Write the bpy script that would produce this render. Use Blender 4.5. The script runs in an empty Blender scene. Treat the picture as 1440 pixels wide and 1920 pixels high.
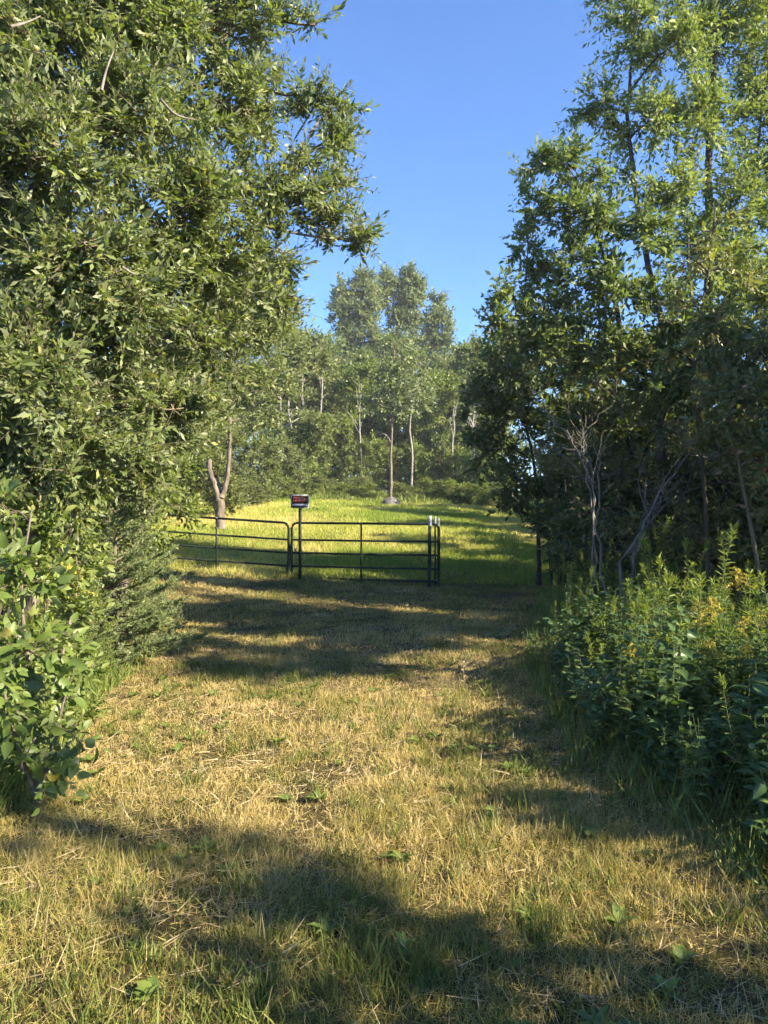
import bpy, math, random
import numpy as np
from mathutils import Vector

# ------------------------------------------------------------------ camera, sky, sun, exposure
scene = bpy.context.scene
COL = scene.collection
F = 1331.0                       # focal length in pixels of the 1440 x 1920 photograph
CAM_H = 1.6
cd = bpy.data.cameras.new('camera')
cam = bpy.data.objects.new('camera', cd); COL.objects.link(cam)
cd.sensor_fit = 'VERTICAL'; cd.sensor_height = 24.0; cd.lens = 24.0 * F / 1920.0
cd.clip_start = 0.05; cd.clip_end = 2000
cam.location = (0, 0, CAM_H); cam.rotation_euler = (math.radians(90), 0, 0)
scene.camera = cam

SUN_AZ = Vector((0.90, -0.43)).normalized()
SUN_EL = math.radians(29)
world = bpy.data.worlds.new('World'); scene.world = world; world.use_nodes = True
nt = world.node_tree
bg = nt.nodes['Background']
sky = nt.nodes.new('ShaderNodeTexSky'); sky.sky_type = 'NISHITA'; sky.sun_disc = False
sky.sun_elevation = SUN_EL; sky.sun_rotation = math.atan2(SUN_AZ.x, SUN_AZ.y)
sky.altitude = 1500; sky.air_density = 1.0; sky.dust_density = 0.05; sky.ozone_density = 9.0
nt.links.new(sky.outputs[0], bg.inputs[0]); bg.inputs[1].default_value = 0.094
sd = bpy.data.lights.new('sun', 'SUN'); sd.energy = 5.0; sd.angle = math.radians(0.55); sd.color = (1.0, 0.87, 0.64)
sun = bpy.data.objects.new('sun', sd); COL.objects.link(sun)
to_sun = Vector((SUN_AZ.x * math.cos(SUN_EL), SUN_AZ.y * math.cos(SUN_EL), math.sin(SUN_EL)))
sun.rotation_euler = to_sun.to_track_quat('Z', 'Y').to_euler()
sun.location = to_sun * 60
vs = scene.view_settings
vs.view_transform = 'Standard'; vs.look = 'None'; vs.gamma = 1.0; vs.use_curve_mapping = False
vs.exposure = 2.02
scene.cycles.max_bounces = 9; scene.cycles.diffuse_bounces = 7; scene.cycles.transmission_bounces = 7
scene.cycles.glossy_bounces = 1
scene.cycles.caustics_reflective = False; scene.cycles.caustics_refractive = False
scene.cycles.use_adaptive_sampling = True; scene.cycles.adaptive_threshold = 0.03; scene.cycles.use_light_tree = False

# ------------------------------------------------------------------ helpers
RNG = np.random.default_rng(7)

def nrm(v):
    return v / np.maximum(np.linalg.norm(v, axis=-1, keepdims=True), 1e-9)

def smooth(a, b, x):
    t = np.clip((x - a) / (b - a), 0, 1); return t * t * (3 - 2 * t)

_vn = np.random.default_rng(99).random((256, 256))
def vnoise(x, y):
    x = np.asarray(x, float); y = np.asarray(y, float)
    xi = np.floor(x).astype(int); yi = np.floor(y).astype(int)
    fx = x - xi; fy = y - yi
    fx = fx * fx * (3 - 2 * fx); fy = fy * fy * (3 - 2 * fy)
    g = lambda i, j: _vn[i % 256, j % 256]
    return (g(xi, yi) * (1 - fx) + g(xi + 1, yi) * fx) * (1 - fy) + (g(xi, yi + 1) * (1 - fx) + g(xi + 1, yi + 1) * fx) * fy
def fnoise(x, y, o=3):
    s = 0; a = 0.5
    for k in range(o):
        s = s + a * vnoise(x * 2 ** k + 17.3 * k, y * 2 ** k + 5.1 * k); a *= 0.5
    return s / (1 - 0.5 ** o)

_TY = np.array([-60, 8, 12, 15, 18, 20, 25, 30, 36, 42, 50, 75, 140, 600.])
_TZ = np.array([0, 0, .0, .07, .29, .45, .85, 1.25, 1.72, 2.15, 2.5, 2.9, 3.2, 4.])
def terrain(x, y):
    x = np.asarray(x, float); y = np.asarray(y, float)
    z = np.interp(y, _TY, _TZ)
    z = z - 0.04 * np.clip(x, -12, 12) * smooth(9, 16, y)
    z = z + 0.05 * (fnoise(x * 0.7, y * 0.7, 2) - 0.5) + 0.03 * (fnoise(x * 2.3 + 9, y * 2.3, 2) - 0.5) * (1 - smooth(14, 25, y))
    # the verges stand a little higher than the mown strip
    z = z + 0.10 * smooth(2.2, 4.5, np.abs(x + 0.3)) * (1 - smooth(12, 16, y))
    return z

def at(px, py, d):
    return np.array([(px - 720) * d / F, d, CAM_H + (960 - py) * d / F])
def gpt(px, d):
    x = (px - 720) * d / F
    return np.array([x, d, float(terrain(x, d))])

def build_mesh(name, V, quads=None, tris=None, attr=None, mats=(), smooth_shade=False, mat_idx=None):
    me = bpy.data.meshes.new(name)
    V = np.asarray(V, np.float32)
    nq = 0 if quads is None else len(quads); ntg = 0 if tris is None else len(tris)
    me.vertices.add(len(V)); me.vertices.foreach_set('co', V.ravel())
    parts = []; starts = []; 
    if nq: parts.append(np.asarray(quads, np.int32).ravel())
    if ntg: parts.append(np.asarray(tris, np.int32).ravel())
    loops = np.concatenate(parts)
    st = np.concatenate([np.arange(nq) * 4, nq * 4 + np.arange(ntg) * 3]).astype(np.int32)
    me.loops.add(len(loops)); me.loops.foreach_set('vertex_index', loops)
    me.polygons.add(nq + ntg); me.polygons.foreach_set('loop_start', st)
    if attr is not None:
        a = me.attributes.new('rnd', 'FLOAT', 'POINT'); a.data.foreach_set('value', np.asarray(attr, np.float32))
    for m in mats: me.materials.append(m)
    if mat_idx is not None: me.polygons.foreach_set('material_index', np.asarray(mat_idx, np.int32))
    if smooth_shade: me.polygons.foreach_set('use_smooth', np.ones(nq + ntg, bool))
    me.update(calc_edges=True)
    return me

def link(name, me, parent=None, loc=(0, 0, 0), kind=None):
    o = bpy.data.objects.new(name, me); COL.objects.link(o)
    o.location = loc
    if parent is not None: o.parent = parent
    if kind: o['kind'] = kind
    return o

def tag(o, label, cat, group=None):
    o['label'] = label; o['category'] = cat
    if group: o['group'] = group
    return o

def thing(name, label, cat, loc, group=None, rz=0):
    o = bpy.data.objects.new(name, None); COL.objects.link(o)
    o.empty_display_size = 0.2
    o.location = [float(v) for v in loc]; o.rotation_euler = (0, 0, rz)
    return tag(o, label, cat, group)

def tubes(paths, radii, sides=5):
    """paths (B,K,3), radii (B,K) -> verts, quads"""
    paths = np.asarray(paths, float); radii = np.asarray(radii, float)
    B, K, _ = paths.shape
    tan = np.gradient(paths, axis=1); tan = nrm(tan)
    ref = np.where(np.abs(tan[..., 2:3]) > 0.9, np.array([1., 0, 0]), np.array([0, 0, 1.]))
    u = nrm(np.cross(tan, ref)); w = np.cross(tan, u)
    a = np.arange(sides) * 2 * math.pi / sides
    ring = u[:, :, None, :] * np.cos(a)[None, None, :, None] + w[:, :, None, :] * np.sin(a)[None, None, :, None]
    V = paths[:, :, None, :] + ring * radii[:, :, None, None]
    idx = np.arange(B * K * sides).reshape(B, K, sides)
    a0 = idx[:, :-1, :]; a1 = np.roll(a0, -1, axis=2); b0 = idx[:, 1:, :]; b1 = np.roll(b0, -1, axis=2)
    Q = np.stack([a0, a1, b1, b0], -1).reshape(-1, 4)
    return V.reshape(-1, 3), Q

def curve(pts, n):
    """Catmull-Rom through pts, n samples"""
    P = np.asarray(pts, float)
    if len(P) == 2:
        t = np.linspace(0, 1, n)[:, None]; return P[0] * (1 - t) + P[1] * t
    E = np.vstack([2 * P[0] - P[1], P, 2 * P[-1] - P[-2]])
    t = np.linspace(0, len(P) - 1 - 1e-6, n); i = t.astype(int); f = (t - i)[:, None]
    p0, p1, p2, p3 = E[i], E[i + 1], E[i + 2], E[i + 3]
    return 0.5 * ((2 * p1) + (-p0 + p2) * f + (2 * p0 - 5 * p1 + 4 * p2 - p3) * f ** 2 + (-p0 + 3 * p1 - 3 * p2 + p3) * f ** 3)

class Acc:
    """collects geometry with one attribute value per vertex"""
    def __init__(s): s.V = []; s.Q = []; s.T = []; s.A = []; s.n = 0
    def add(s, V, Q=None, A=None, T=None):
        V = np.asarray(V, float)
        if Q is not None and len(Q): s.Q.append(np.asarray(Q) + s.n)
        if T is not None and len(T): s.T.append(np.asarray(T) + s.n)
        s.V.append(V); s.A.append(np.full(len(V), 0.5) if A is None else np.broadcast_to(A, (len(V),)))
        s.n += len(V)
    def mesh(s, name, mats, off=(0, 0, 0), sm=False):
        V = np.vstack(s.V) - np.asarray(off)
        return build_mesh(name, V, np.vstack(s.Q) if s.Q else None, np.vstack(s.T) if s.T else None, np.concatenate(s.A), mats, sm)

# leaf shapes: along +y, normal +z, length 1
def lf_ovate(w):    # four triangles, folded on the midrib
    V = np.array([[0, 0, 0], [-.42 * w, .25, .10 * w], [-.46 * w, .58, .12 * w], [0, 1, -.10], [.46 * w, .58, .12 * w], [.42 * w, .25, .10 * w], [0, .5, -.06]])
    return V, np.array([[0, 6, 2, 1], [6, 3, 3, 2], [0, 5, 4, 6], [6, 4, 3, 3]])
def lf_fold(w):
    V = np.array([[0, 0, 0], [-.46 * w, .3, .13 * w], [-.40 * w, .65, .10 * w], [0, 1, -.08], [.40 * w, .65, .10 * w], [.46 * w, .3, .13 * w]])
    return V, np.array([[0, 3, 2, 1], [0, 5, 4, 3]])
def lf_rhomb(w):
    V = np.array([[0, 0, 0], [-.5 * w, .45, .05], [0, 1, -.04], [.5 * w, .45, .05]])
    return V, np.array([[0, 3, 2, 1]])
def lf_big(w):      # smoother big leaf with drip tip
    V = np.array([[0, 0, 0], [-.36 * w, .14, .07], [-.5 * w, .38, .09], [-.36 * w, .68, .05], [0, 1, -.14], [.36 * w, .68, .05], [.5 * w, .38, .09], [.36 * w, .14, .07], [0, .4, 0], [0, .7, -.03]])
    Q = np.array([[0, 8, 2, 1], [8, 9, 3, 2], [9, 4, 4, 3], [0, 7, 6, 8], [8, 6, 5, 9], [9, 5, 4, 4]])
    return V, Q
def fixq(tpl):
    """split quads with a doubled vertex into triangles"""
    V, Q = tpl; q = []; t = []
    for f in Q:
        u = list(dict.fromkeys(int(i) for i in f))
        (q if len(u) == 4 else t).append(u)
    return V, np.array(q).reshape(-1, 4).astype(int), np.array(t).reshape(-1, 3).astype(int)

def scatter(tpl, P, D, N, S, R, W=None):
    V, Q, T = fixq(tpl)
    D = nrm(D); X = nrm(np.cross(D, N)); Z = np.cross(X, D)
    S = np.asarray(S)[:, None, None]
    Wd = 1.0 if W is None else np.asarray(W)[:, None, None]
    pts = P[:, None, :] + S * (V[None, :, 0:1] * Wd * X[:, None, :] + V[None, :, 1:2] * D[:, None, :] + V[None, :, 2:3] * Z[:, None, :])
    n = len(P); k = len(V); off = (np.arange(n) * k)[:, None, None]
    q = (Q[None] + off).reshape(-1, 4) if len(Q) else None
    t = (T[None] + off).reshape(-1, 3) if len(T) else None
    return pts.reshape(-1, 3), q, np.repeat(R, k), t

# ------------------------------------------------------------------ materials
def ramp(nt, fac, stops):
    r = nt.nodes.new('ShaderNodeValToRGB'); e = r.color_ramp.elements
    while len(e) < len(stops): e.new(0.5)
    for el, (p, c) in zip(e, stops): el.position = p; el.color = (*c, 1)
    nt.links.new(fac, r.inputs[0]); return r.outputs[0]

def leaf_mat(name, stops, back=None, trans=0.30, rough=0.45, spec=0.45, tgain=(1.25, 1.35, 0.5)):
    m = bpy.data.materials.new(name); m.use_nodes = True; t = m.node_tree; N = t.nodes; L = t.links
    b = N['Principled BSDF']; out = N['Material Output']
    a = N.new('ShaderNodeAttribute'); a.attribute_name = 'rnd'
    col = ramp(t, a.outputs['Fac'], stops)
    base = col
    if back:
        g = N.new('ShaderNodeNewGeometry'); mx = N.new('ShaderNodeMix'); mx.data_type = 'RGBA'
        L.new(g.outputs['Backfacing'], mx.inputs[0]); L.new(col, mx.inputs[6]); mx.inputs[7].default_value = (*back, 1)
        mx2 = N.new('ShaderNodeMix'); mx2.data_type = 'RGBA'; mx2.inputs[0].default_value = 0.6
        L.new(col, mx2.inputs[6]); L.new(mx.outputs[2], mx2.inputs[7]); base = mx2.outputs[2]
    L.new(base, b.inputs['Base Color']); b.inputs['Roughness'].default_value = rough
    b.inputs['Specular IOR Level'].default_value = spec
    tr = N.new('ShaderNodeBsdfTranslucent')
    mul = N.new('ShaderNodeMix'); mul.data_type = 'RGBA'; mul.blend_type = 'MULTIPLY'; mul.inputs[0].default_value = 1
    L.new(col, mul.inputs[6]); mul.inputs[7].default_value = (*tgain, 1); L.new(mul.outputs[2], tr.inputs[0])
    ms = N.new('ShaderNodeMixShader'); ms.inputs[0].default_value = trans
    L.new(b.outputs[0], ms.inputs[1]); L.new(tr.outputs[0], ms.inputs[2]); L.new(ms.outputs[0], out.inputs[0])
    return m

def solid_mat(name, c1, c2, scale=8, rough=0.7, metal=0.0, bump=0.0, spec=0.4, stretch=None):
    m = bpy.data.materials.new(name); m.use_nodes = True; t = m.node_tree; N = t.nodes; L = t.links
    b = N['Principled BSDF']
    tc = N.new('ShaderNodeTexCoord'); mp = N.new('ShaderNodeMapping'); L.new(tc.outputs['Object'], mp.inputs[0])
    if stretch: mp.inputs['Scale'].default_value = stretch
    n = N.new('ShaderNodeTexNoise'); n.inputs['Scale'].default_value = scale; n.inputs['Detail'].default_value = 6; n.inputs['Roughness'].default_value = 0.65
    L.new(mp.outputs[0], n.inputs[0])
    L.new(ramp(t, n.outputs[0], [(0.32, c1), (0.68, c2)]), b.inputs['Base Color'])
    b.inputs['Roughness'].default_value = rough; b.inputs['Metallic'].default_value = metal; b.inputs['Specular IOR Level'].default_value = spec
    if bump:
        bp = N.new('ShaderNodeBump'); bp.inputs['Strength'].default_value = bump; bp.inputs['Distance'].default_value = 0.02
        L.new(n.outputs[0], bp.inputs['Height']); L.new(bp.outputs[0], b.inputs['Normal'])
    return m

M = {}
M['willow'] = leaf_mat('willow leaf', [(0, (.065, .090, .028)), (.5, (.145, .185, .060)), (.85, (.205, .245, .085)), (1, (.34, .32, .11))], back=(.29, .31, .20), rough=.5, spec=.45, trans=.42)
M['willow_fine'] = leaf_mat('fine willow leaf', [(0, (.085, .110, .035)), (.5, (.150, .180, .060)), (1, (.23, .25, .09))], back=(.24, .26, .15), rough=.55, spec=.35, trans=.4)
M['maple'] = leaf_mat('ash leaf', [(0, (.065, .095, .034)), (.45, (.135, .180, .056)), (.8, (.21, .25, .075)), (1, (.29, .30, .08))], back=(.25, .28, .16), rough=.55, spec=.35, trans=.42)
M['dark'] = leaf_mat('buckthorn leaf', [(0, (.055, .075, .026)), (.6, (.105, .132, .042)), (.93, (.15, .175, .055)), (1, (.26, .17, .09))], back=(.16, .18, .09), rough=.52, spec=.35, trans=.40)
M['dogwood'] = leaf_mat('dogwood leaf', [(0, (.060, .080, .026)), (.5, (.12, .140, .045)), (.74, (.17, .165, .06)), (.88, (.26, .15, .08)), (1, (.34, .20, .13))], back=(.18, .19, .12), rough=.52, spec=.35, trans=.36)
M['yellowing'] = leaf_mat('yellowing leaf', [(0, (.12, .16, .040)), (.5, (.21, .23, .06)), (.85, (.30, .27, .09)), (1, (.38, .29, .13))], back=(.28, .27, .14))
M['sapling'] = leaf_mat('broad leaf', [(0, (.070, .110, .024)), (.6, (.130, .185, .040)), (.95, (.19, .24, .05)), (1, (.38, .30, .06))], back=(.22, .26, .13), rough=.45, spec=.4, trans=.4)
M['poplar'] = leaf_mat('poplar leaf', [(0, (.10, .130, .055)), (.5, (.170, .205, .090)), (1, (.24, .27, .13))], back=(.25, .28, .19), rough=.6, spec=.35, trans=.38)
M['wood_leaf'] = leaf_mat('woodland leaf', [(0, (.070, .095, .034)), (.5, (.135, .170, .055)), (1, (.21, .24, .08))], rough=.5, trans=.4)
M['bright_leaf'] = leaf_mat('bright shrub leaf', [(0, (.085, .125, .030)), (.5, (.16, .205, .050)), (1, (.26, .29, .08))], rough=.5, trans=.4)
M['needle'] = leaf_mat('spruce needle', [(0, (.065, .095, .036)), (.5, (.140, .185, .070)), (1, (.22, .27, .11))], trans=.25, rough=.45)
M['weed'] = leaf_mat('goldenrod leaf', [(0, (.075, .115, .022)), (.6, (.16, .215, .042)), (1, (.25, .29, .06))], rough=.5, trans=.42)
M['floret'] = leaf_mat('goldenrod floret', [(0, (.40, .30, .05)), (.6, (.52, .42, .07)), (1, (.34, .40, .09))], rough=.7, trans=.3, tgain=(1, 1, .6))
M['herb'] = leaf_mat('herb leaf', [(0, (.045, .085, .028)), (.6, (.080, .135, .042)), (1, (.13, .19, .06))], rough=.42)
M['grass'] = leaf_mat('mown grass blade', [(0, (.10, .130, .026)), (.3, (.18, .20, .045)), (.55, (.32, .275, .085)), (.8, (.46, .345, .135)), (1, (.60, .48, .24))], rough=.55, spec=.3, trans=.32, tgain=(1.1, 1.1, .6))
M['field'] = leaf_mat('field grass blade', [(0, (.17, .25, .035)), (.35, (.33, .385, .065)), (.7, (.53, .49, .14)), (1, (.68, .56, .27))], rough=.6, spec=.3, trans=.42, tgain=(1.15, 1.2, .5))
M['meadow'] = leaf_mat('meadow grass blade', [(0, (.095, .145, .030)), (.5, (.19, .235, .055)), (.85, (.29, .30, .08)), (1, (.42, .39, .10))], rough=.55, trans=.35)
M['straw'] = leaf_mat('dead straw', [(0, (.20, .15, .08)), (.6, (.38, .29, .16)), (1, (.58, .48, .32))], rough=.7, trans=.1, tgain=(1, 1, .8))
M['bark'] = solid_mat('grey brown bark', (.06, .046, .035), (.22, .18, .14), 11, .85, bump=.9, stretch=(1, 1, .25))
M['bark_pale'] = solid_mat('pale bark', (.12, .11, .095), (.29, .27, .24), 10, .8, bump=.4, stretch=(1, 1, .4))
M['bark_dark'] = solid_mat('dark bark', (.035, .028, .022), (.09, .072, .058), 16, .9, bump=.6, stretch=(1, 1, .25))
M['dead_wood'] = solid_mat('weathered dead wood', (.08, .066, .055), (.22, .19, .165), 18, .85, bump=.4, stretch=(1, 1, .2))
M['twig'] = solid_mat('twig bark', (.08, .06, .04), (.17, .14, .09), 20, .8)
M['stem'] = solid_mat('green stem', (.07, .10, .03), (.16, .17, .06), 20, .7)
M['gate'] = solid_mat('gate paint', (.010, .016, .012), (.022, .030, .022), 30, .62, spec=.25)
M['gate_worn'] = solid_mat('worn metal', (.12, .12, .11), (.35, .35, .34), 60, .45, metal=.6)
M['post'] = solid_mat('green post paint', (.010, .018, .011), (.022, .034, .020), 40, .65, spec=.25)
M['tip'] = solid_mat('white post tip paint', (.17, .18, .19), (.34, .35, .37), 30, .6)
M['sign_black'] = solid_mat('black sign face', (.012, .012, .012), (.022, .020, .020), 20, .35)
M['sign_red'] = solid_mat('red print', (.28, .025, .018), (.40, .045, .030), 20, .4)
M['sign_white'] = solid_mat('white write-on strip', (.62, .62, .64), (.78, .78, .80), 20, .5)
M['sign_frame'] = solid_mat('sign frame', (.30, .32, .30), (.52, .55, .50), 40, .5)
M['rock'] = solid_mat('boulder stone', (.05, .046, .046), (.19, .175, .17), 7, .9, bump=.8)
M['chain'] = solid_mat('chain steel', (.05, .05, .05), (.13, .12, .11), 40, .5, metal=.7)

# ground soil and thatch
gm = bpy.data.materials.new('ground thatch'); gm.use_nodes = True; t = gm.node_tree; N = t.nodes; L = t.links
b = N['Principled BSDF']; b.inputs['Roughness'].default_value = .95; b.inputs['Specular IOR Level'].default_value = .1
tc = N.new('ShaderNodeTexCoord')
n1 = N.new('ShaderNodeTexNoise'); n1.inputs['Scale'].default_value = 1.1; n1.inputs['Detail'].default_value = 5
n2 = N.new('ShaderNodeTexNoise'); n2.inputs['Scale'].default_value = 55; n2.inputs['Detail'].default_value = 8; n2.inputs['Roughness'].default_value = .75
L.new(tc.outputs['Object'], n1.inputs[0]); L.new(tc.outputs['Object'], n2.inputs[0])
ca = ramp(t, n1.outputs[0], [(.35, (.070, .075, .025)), (.55, (.12, .095, .045)), (.7, (.085, .068, .038))])
cb = ramp(t, n2.outputs[0], [(.30, (.22, .20, .18)), (.52, (.8, .8, .8)), (.72, (1.7, 1.6, 1.4))])
mx = N.new('ShaderNodeMix'); mx.data_type = 'RGBA'; mx.blend_type = 'MULTIPLY'; mx.inputs[0].default_value = 1
L.new(ca, mx.inputs[6]); L.new(cb, mx.inputs[7]); L.new(mx.outputs[2], b.inputs['Base Color'])
bp = N.new('ShaderNodeBump'); bp.inputs['Strength'].default_value = .9; bp.inputs['Distance'].default_value = .03
L.new(n2.outputs[0], bp.inputs['Height']); L.new(bp.outputs[0], b.inputs['Normal'])
M['ground'] = gm

# ------------------------------------------------------------------ ground sheet
def ground():
    ys = np.concatenate([np.linspace(-60, 0, 20), np.linspace(.25, 20, 80), np.linspace(20.6, 60, 50), np.geomspace(62, 600, 30)])
    xh = np.concatenate([np.linspace(0, 8, 40), np.linspace(8.4, 40, 30), np.geomspace(42, 500, 22)])
    xs = np.concatenate([-xh[:0:-1], xh])
    X, Y = np.meshgrid(xs, ys)
    V = np.stack([X, Y, terrain(X, Y)], -1).reshape(-1, 3)
    idx = np.arange(len(V)).reshape(X.shape)
    Q = np.stack([idx[:-1, :-1], idx[:-1, 1:], idx[1:, 1:], idx[1:, :-1]], -1).reshape(-1, 4)
    o = link('ground', build_mesh('ground', V, Q, mats=[M['ground']], smooth_shade=True)); o['kind'] = 'structure'
ground()

# ------------------------------------------------------------------ grass
BLADE2 = (np.array([[-.5, 0, 0], [.5, 0, 0], [.38, .5, .10], [-.38, .5, .10], [.05, 1, .42], [-.05, 1, .42]]), np.array([[0, 1, 2, 3], [3, 2, 4, 5]]))
BLADE1 = (np.array([[-.5, 0, 0], [.5, 0, 0], [.06, 1, .25], [-.06, 1, .25]]), np.array([[0, 1, 2, 3]]))
BLADET = (np.array([[-.5, 0, 0], [.5, 0, 0], [0, 1, .25]]), np.array([[0, 1, 2, 2]]))

def right_edge(y):    # where the tall weeds begin on the right of the mown strip
    return np.interp(y, [0, 3, 4.5, 7, 10, 14, 16, 19, 24, 32, 45], [1.9, 1.65, 1.32, 1.5, 2.1, 3.2, 4.2, 5.6, 7.2, 8.6, 12])
def left_edge(y):
    return np.interp(y, [0, 3, 4, 6, 8, 10, 14, 18, 24, 32, 45], [-2.4, -2.2, -1.95, -2.5, -2.6, -3.0, -4.6, -6.2, -7.5, -8.5, -14])

def blades(acc, tpl, x, y, h, w, lean, dry, z0=0.0, flat=None):
    n = len(x)
    th = RNG.random(n) * 2 * math.pi
    ln = lean * (0.3 + RNG.random(n))
    D = np.stack([np.cos(th) * ln, np.sin(th) * ln, np.ones(n)], -1)
    if flat is not None: D[:, 2] *= np.where(flat, 0.18, 1)
    # the blade's face turns any way, its bend follows the lean
    ph = RNG.random(n) * 2 * math.pi
    Nn = np.stack([np.cos(ph), np.sin(ph), np.zeros(n) + .1], -1)
    P = np.stack([x, y, terrain(x, y) - 0.008 + z0], -1)
    acc.add(*scatter(tpl, P, D, Nn, h, dry, W=w / h))

def dry_patch(x, y):
    """0 green .. 1 straw"""
    p = fnoise(x * 0.55 + 3, y * 0.45 + 8, 3)
    q = fnoise(x * 2.1 + 31, y * 2.1 + 4, 2)
    d = 0.50 + 1.25 * (p - .5) + 0.8 * (q - .5)
    d = d + 0.26 * np.exp(-((x + 1.6) / 2.2) ** 2 - ((y - 7.0) / 2.2) ** 2)
    d = d - 0.10 * smooth(3.2, 2.2, y) - 0.10 * smooth(-.6, -1.8, x) * smooth(5, 3.5, y)
    return d

def sample(n, y0, y1, margin=0.4, power=1.0, fov=0.57):
    y = y0 + (y1 - y0) * RNG.random(n) ** power
    lo = np.maximum(left_edge(y) - margin, -fov * y - .35); hi = np.minimum(right_edge(y) + margin, fov * y + .35)
    return lo + (hi - lo) * RNG.random(n), y

def grass():
    a = Acc()
    # near strip: tufts
    def tufty(n, y0, y1, per, hm, wm, tpl, spread, power=1.0, lean=.55, flatp=.25):
        x, y = sample(n, y0, y1, power=power)
        vig = fnoise(x * 1.7 + 50, y * 1.7, 2)
        kp = fnoise(x * 2.6 + 11, y * 2.6 + 40, 2) + RNG.normal(0, .08, n) > .31
        x, y, vig = x[kp], y[kp], vig[kp]; n = len(x)
        hgt = hm * (0.45 + 1.1 * np.clip(vig, 0.1, .95)) * (.75 + .5 * RNG.random(n))
        d0 = dry_patch(x, y) + RNG.normal(0, .12, n)
        X = np.repeat(x, per) + RNG.normal(0, spread, n * per); Y = np.repeat(y, per) + RNG.normal(0, spread, n * per)
        H = np.repeat(hgt, per) * (.45 + .75 * RNG.random(n * per)); D = np.clip(np.repeat(d0, per) + RNG.normal(0, .16, n * per), 0, 1)
        fl = RNG.random(n * per) < flatp
        D = np.where(fl, np.clip(D + .3, 0, 1), D)
        blades(a, tpl, X, Y, H, wm * (.6 + .8 * RNG.random(n * per)), lean, D, flat=fl)
    tufty(8200, 1.7, 4.2, 13, .066, .0034, BLADE1, .030, flatp=.42)
    tufty(8800, 4.2, 8.0, 12, .062, .0046, BLADET, .045, flatp=.38)
    tufty(10500, 8.0, 17.0, 10, .070, .0085, BLADET, .07, power=1.0)
    # matted thatch close to the soil
    x, y = sample(52000, 1.7, 6.5, power=1.25)
    blades(a, BLADET, x, y, .025 + .05 * RNG.random(len(x)), .0030 + .0025 * RNG.random(len(x)), 1.6, np.clip(.35 + dry_patch(x, y) * .5 + RNG.normal(0, .2, len(x)), 0, 1), z0=.006, flat=RNG.random(len(x)) < .75)
    o = link('mown_grass', a.mesh('mown_grass', [M['grass']])); o['kind'] = 'stuff'
    tag(o, 'patchy half dry mown grass strip leading to the gate', 'grass')
    # seed stalks that escaped the mower, standing straw stubble
    a = Acc()
    x, y = sample(1300, 1.8, 6.0, power=1.0, margin=.2)
    blades(a, BLADE1, x, y, .06 + .12 * RNG.random(len(x)), .0020 + .0014 * RNG.random(len(x)), .45, np.clip(.45 + RNG.normal(0, .3, len(x)), 0, 1))
    # green tufts that stand above the rest
    g = Acc(); cx, cy = sample(620, 1.8, 9, margin=.2, power=1.3); ok = fnoise(cx * 1.1 + 80, cy * 1.1, 2) > .45; cx, cy = cx[ok], cy[ok]; per = 26
    nn = len(cx); X = np.repeat(cx, per) + RNG.normal(0, .035, nn * per); Y = np.repeat(cy, per) + RNG.normal(0, .035, nn * per)
    blades(g, BLADE2, X, Y, np.repeat(.07 + .08 * RNG.random(nn), per) * (.5 + .7 * RNG.random(nn * per)), .0038 + .003 * RNG.random(nn * per), .6, np.clip(np.repeat(RNG.normal(.12, .12, nn), per) + RNG.normal(0, .1, nn * per), 0, 1))
    go = link('grass_tufts', g.mesh('grass_tufts', [M['grass']])); go['kind'] = 'stuff'; tag(go, 'greener grass tufts standing up in the mown strip', 'grass')
    # flattened dead straw in mats
    cx, cy = sample(420, 1.9, 10, margin=.1)
    per = 16
    X = np.repeat(cx, per) + RNG.normal(0, .11, 420 * per); Y = np.repeat(cy, per) + RNG.normal(0, .07, 420 * per)
    blades(a, BLADE1, X, Y, .05 + .10 * RNG.random(len(X)), .0028 + .002 * RNG.random(len(X)), 2.6, np.clip(.5 + RNG.normal(0, .3, len(X)), 0, 1), z0=.02, flat=RNG.random(len(X)) < .8)
    o = link('loose_straw', a.mesh('loose_straw', [M['straw']])); o['kind'] = 'stuff'
    tag(o, 'pale dead straw lying in mats over the mown strip', 'straw')
    # the field behind the gate
    a = Acc()
    def field(n, y0, y1, hm, wm, power=1.0):
        y = y0 + (y1 - y0) * RNG.random(n) ** power
        lo = np.maximum(left_edge(y) - 4, -.50 * y); hi = np.minimum(right_edge(y) + 2.5, .5 * y)
        x = lo + (hi - lo) * RNG.random(n)
        v = fnoise(x * .9, y * .5, 3) + .5 * (fnoise(x * 2.2 + 3, y * 1.4, 2) - .5)
        v = np.clip(v, 0.02, 1.1)
        d = np.clip(.33 + 1.7 * (fnoise(x * .35 + 7, y * .22 + 2, 3) - .5) + RNG.normal(0, .2, n) - .22 * smooth(3, 6, x) * smooth(24, 18, y), 0, 1)
        blades(a, BLADET, x, y, hm * (.4 + 1.2 * v) * (.6 + .8 * RNG.random(n)), wm * (.6 + .8 * RNG.random(n)), .8, d)
    field(75000, 15.5, 24, .13, .015)
    field(75000, 23, 34, .14, .022)
    field(60000, 33, 46, .16, .034)
    o = link('field_grass', a.mesh('field_grass', [M['field']])); o['kind'] = 'stuff'
    tag(o, 'sunlit yellow green grass of the field behind the gate', 'grass')
    # tall meadow growth along the far edge of the field
    a = Acc()
    n = 42000
    y = 42 + 8 * RNG.random(n); x = -18 + 36 * RNG.random(n)
    y = y - 4.0 * (fnoise(x * .35, x * 0 + 4, 3) - .35)
    h = (.3 + .9 * fnoise(x * .6 + 4, y * .5, 2) ** 1.3) * (.5 + .8 * RNG.random(n)) * smooth(40.0, 44.5, y)
    h = np.maximum(h, .15)
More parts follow.
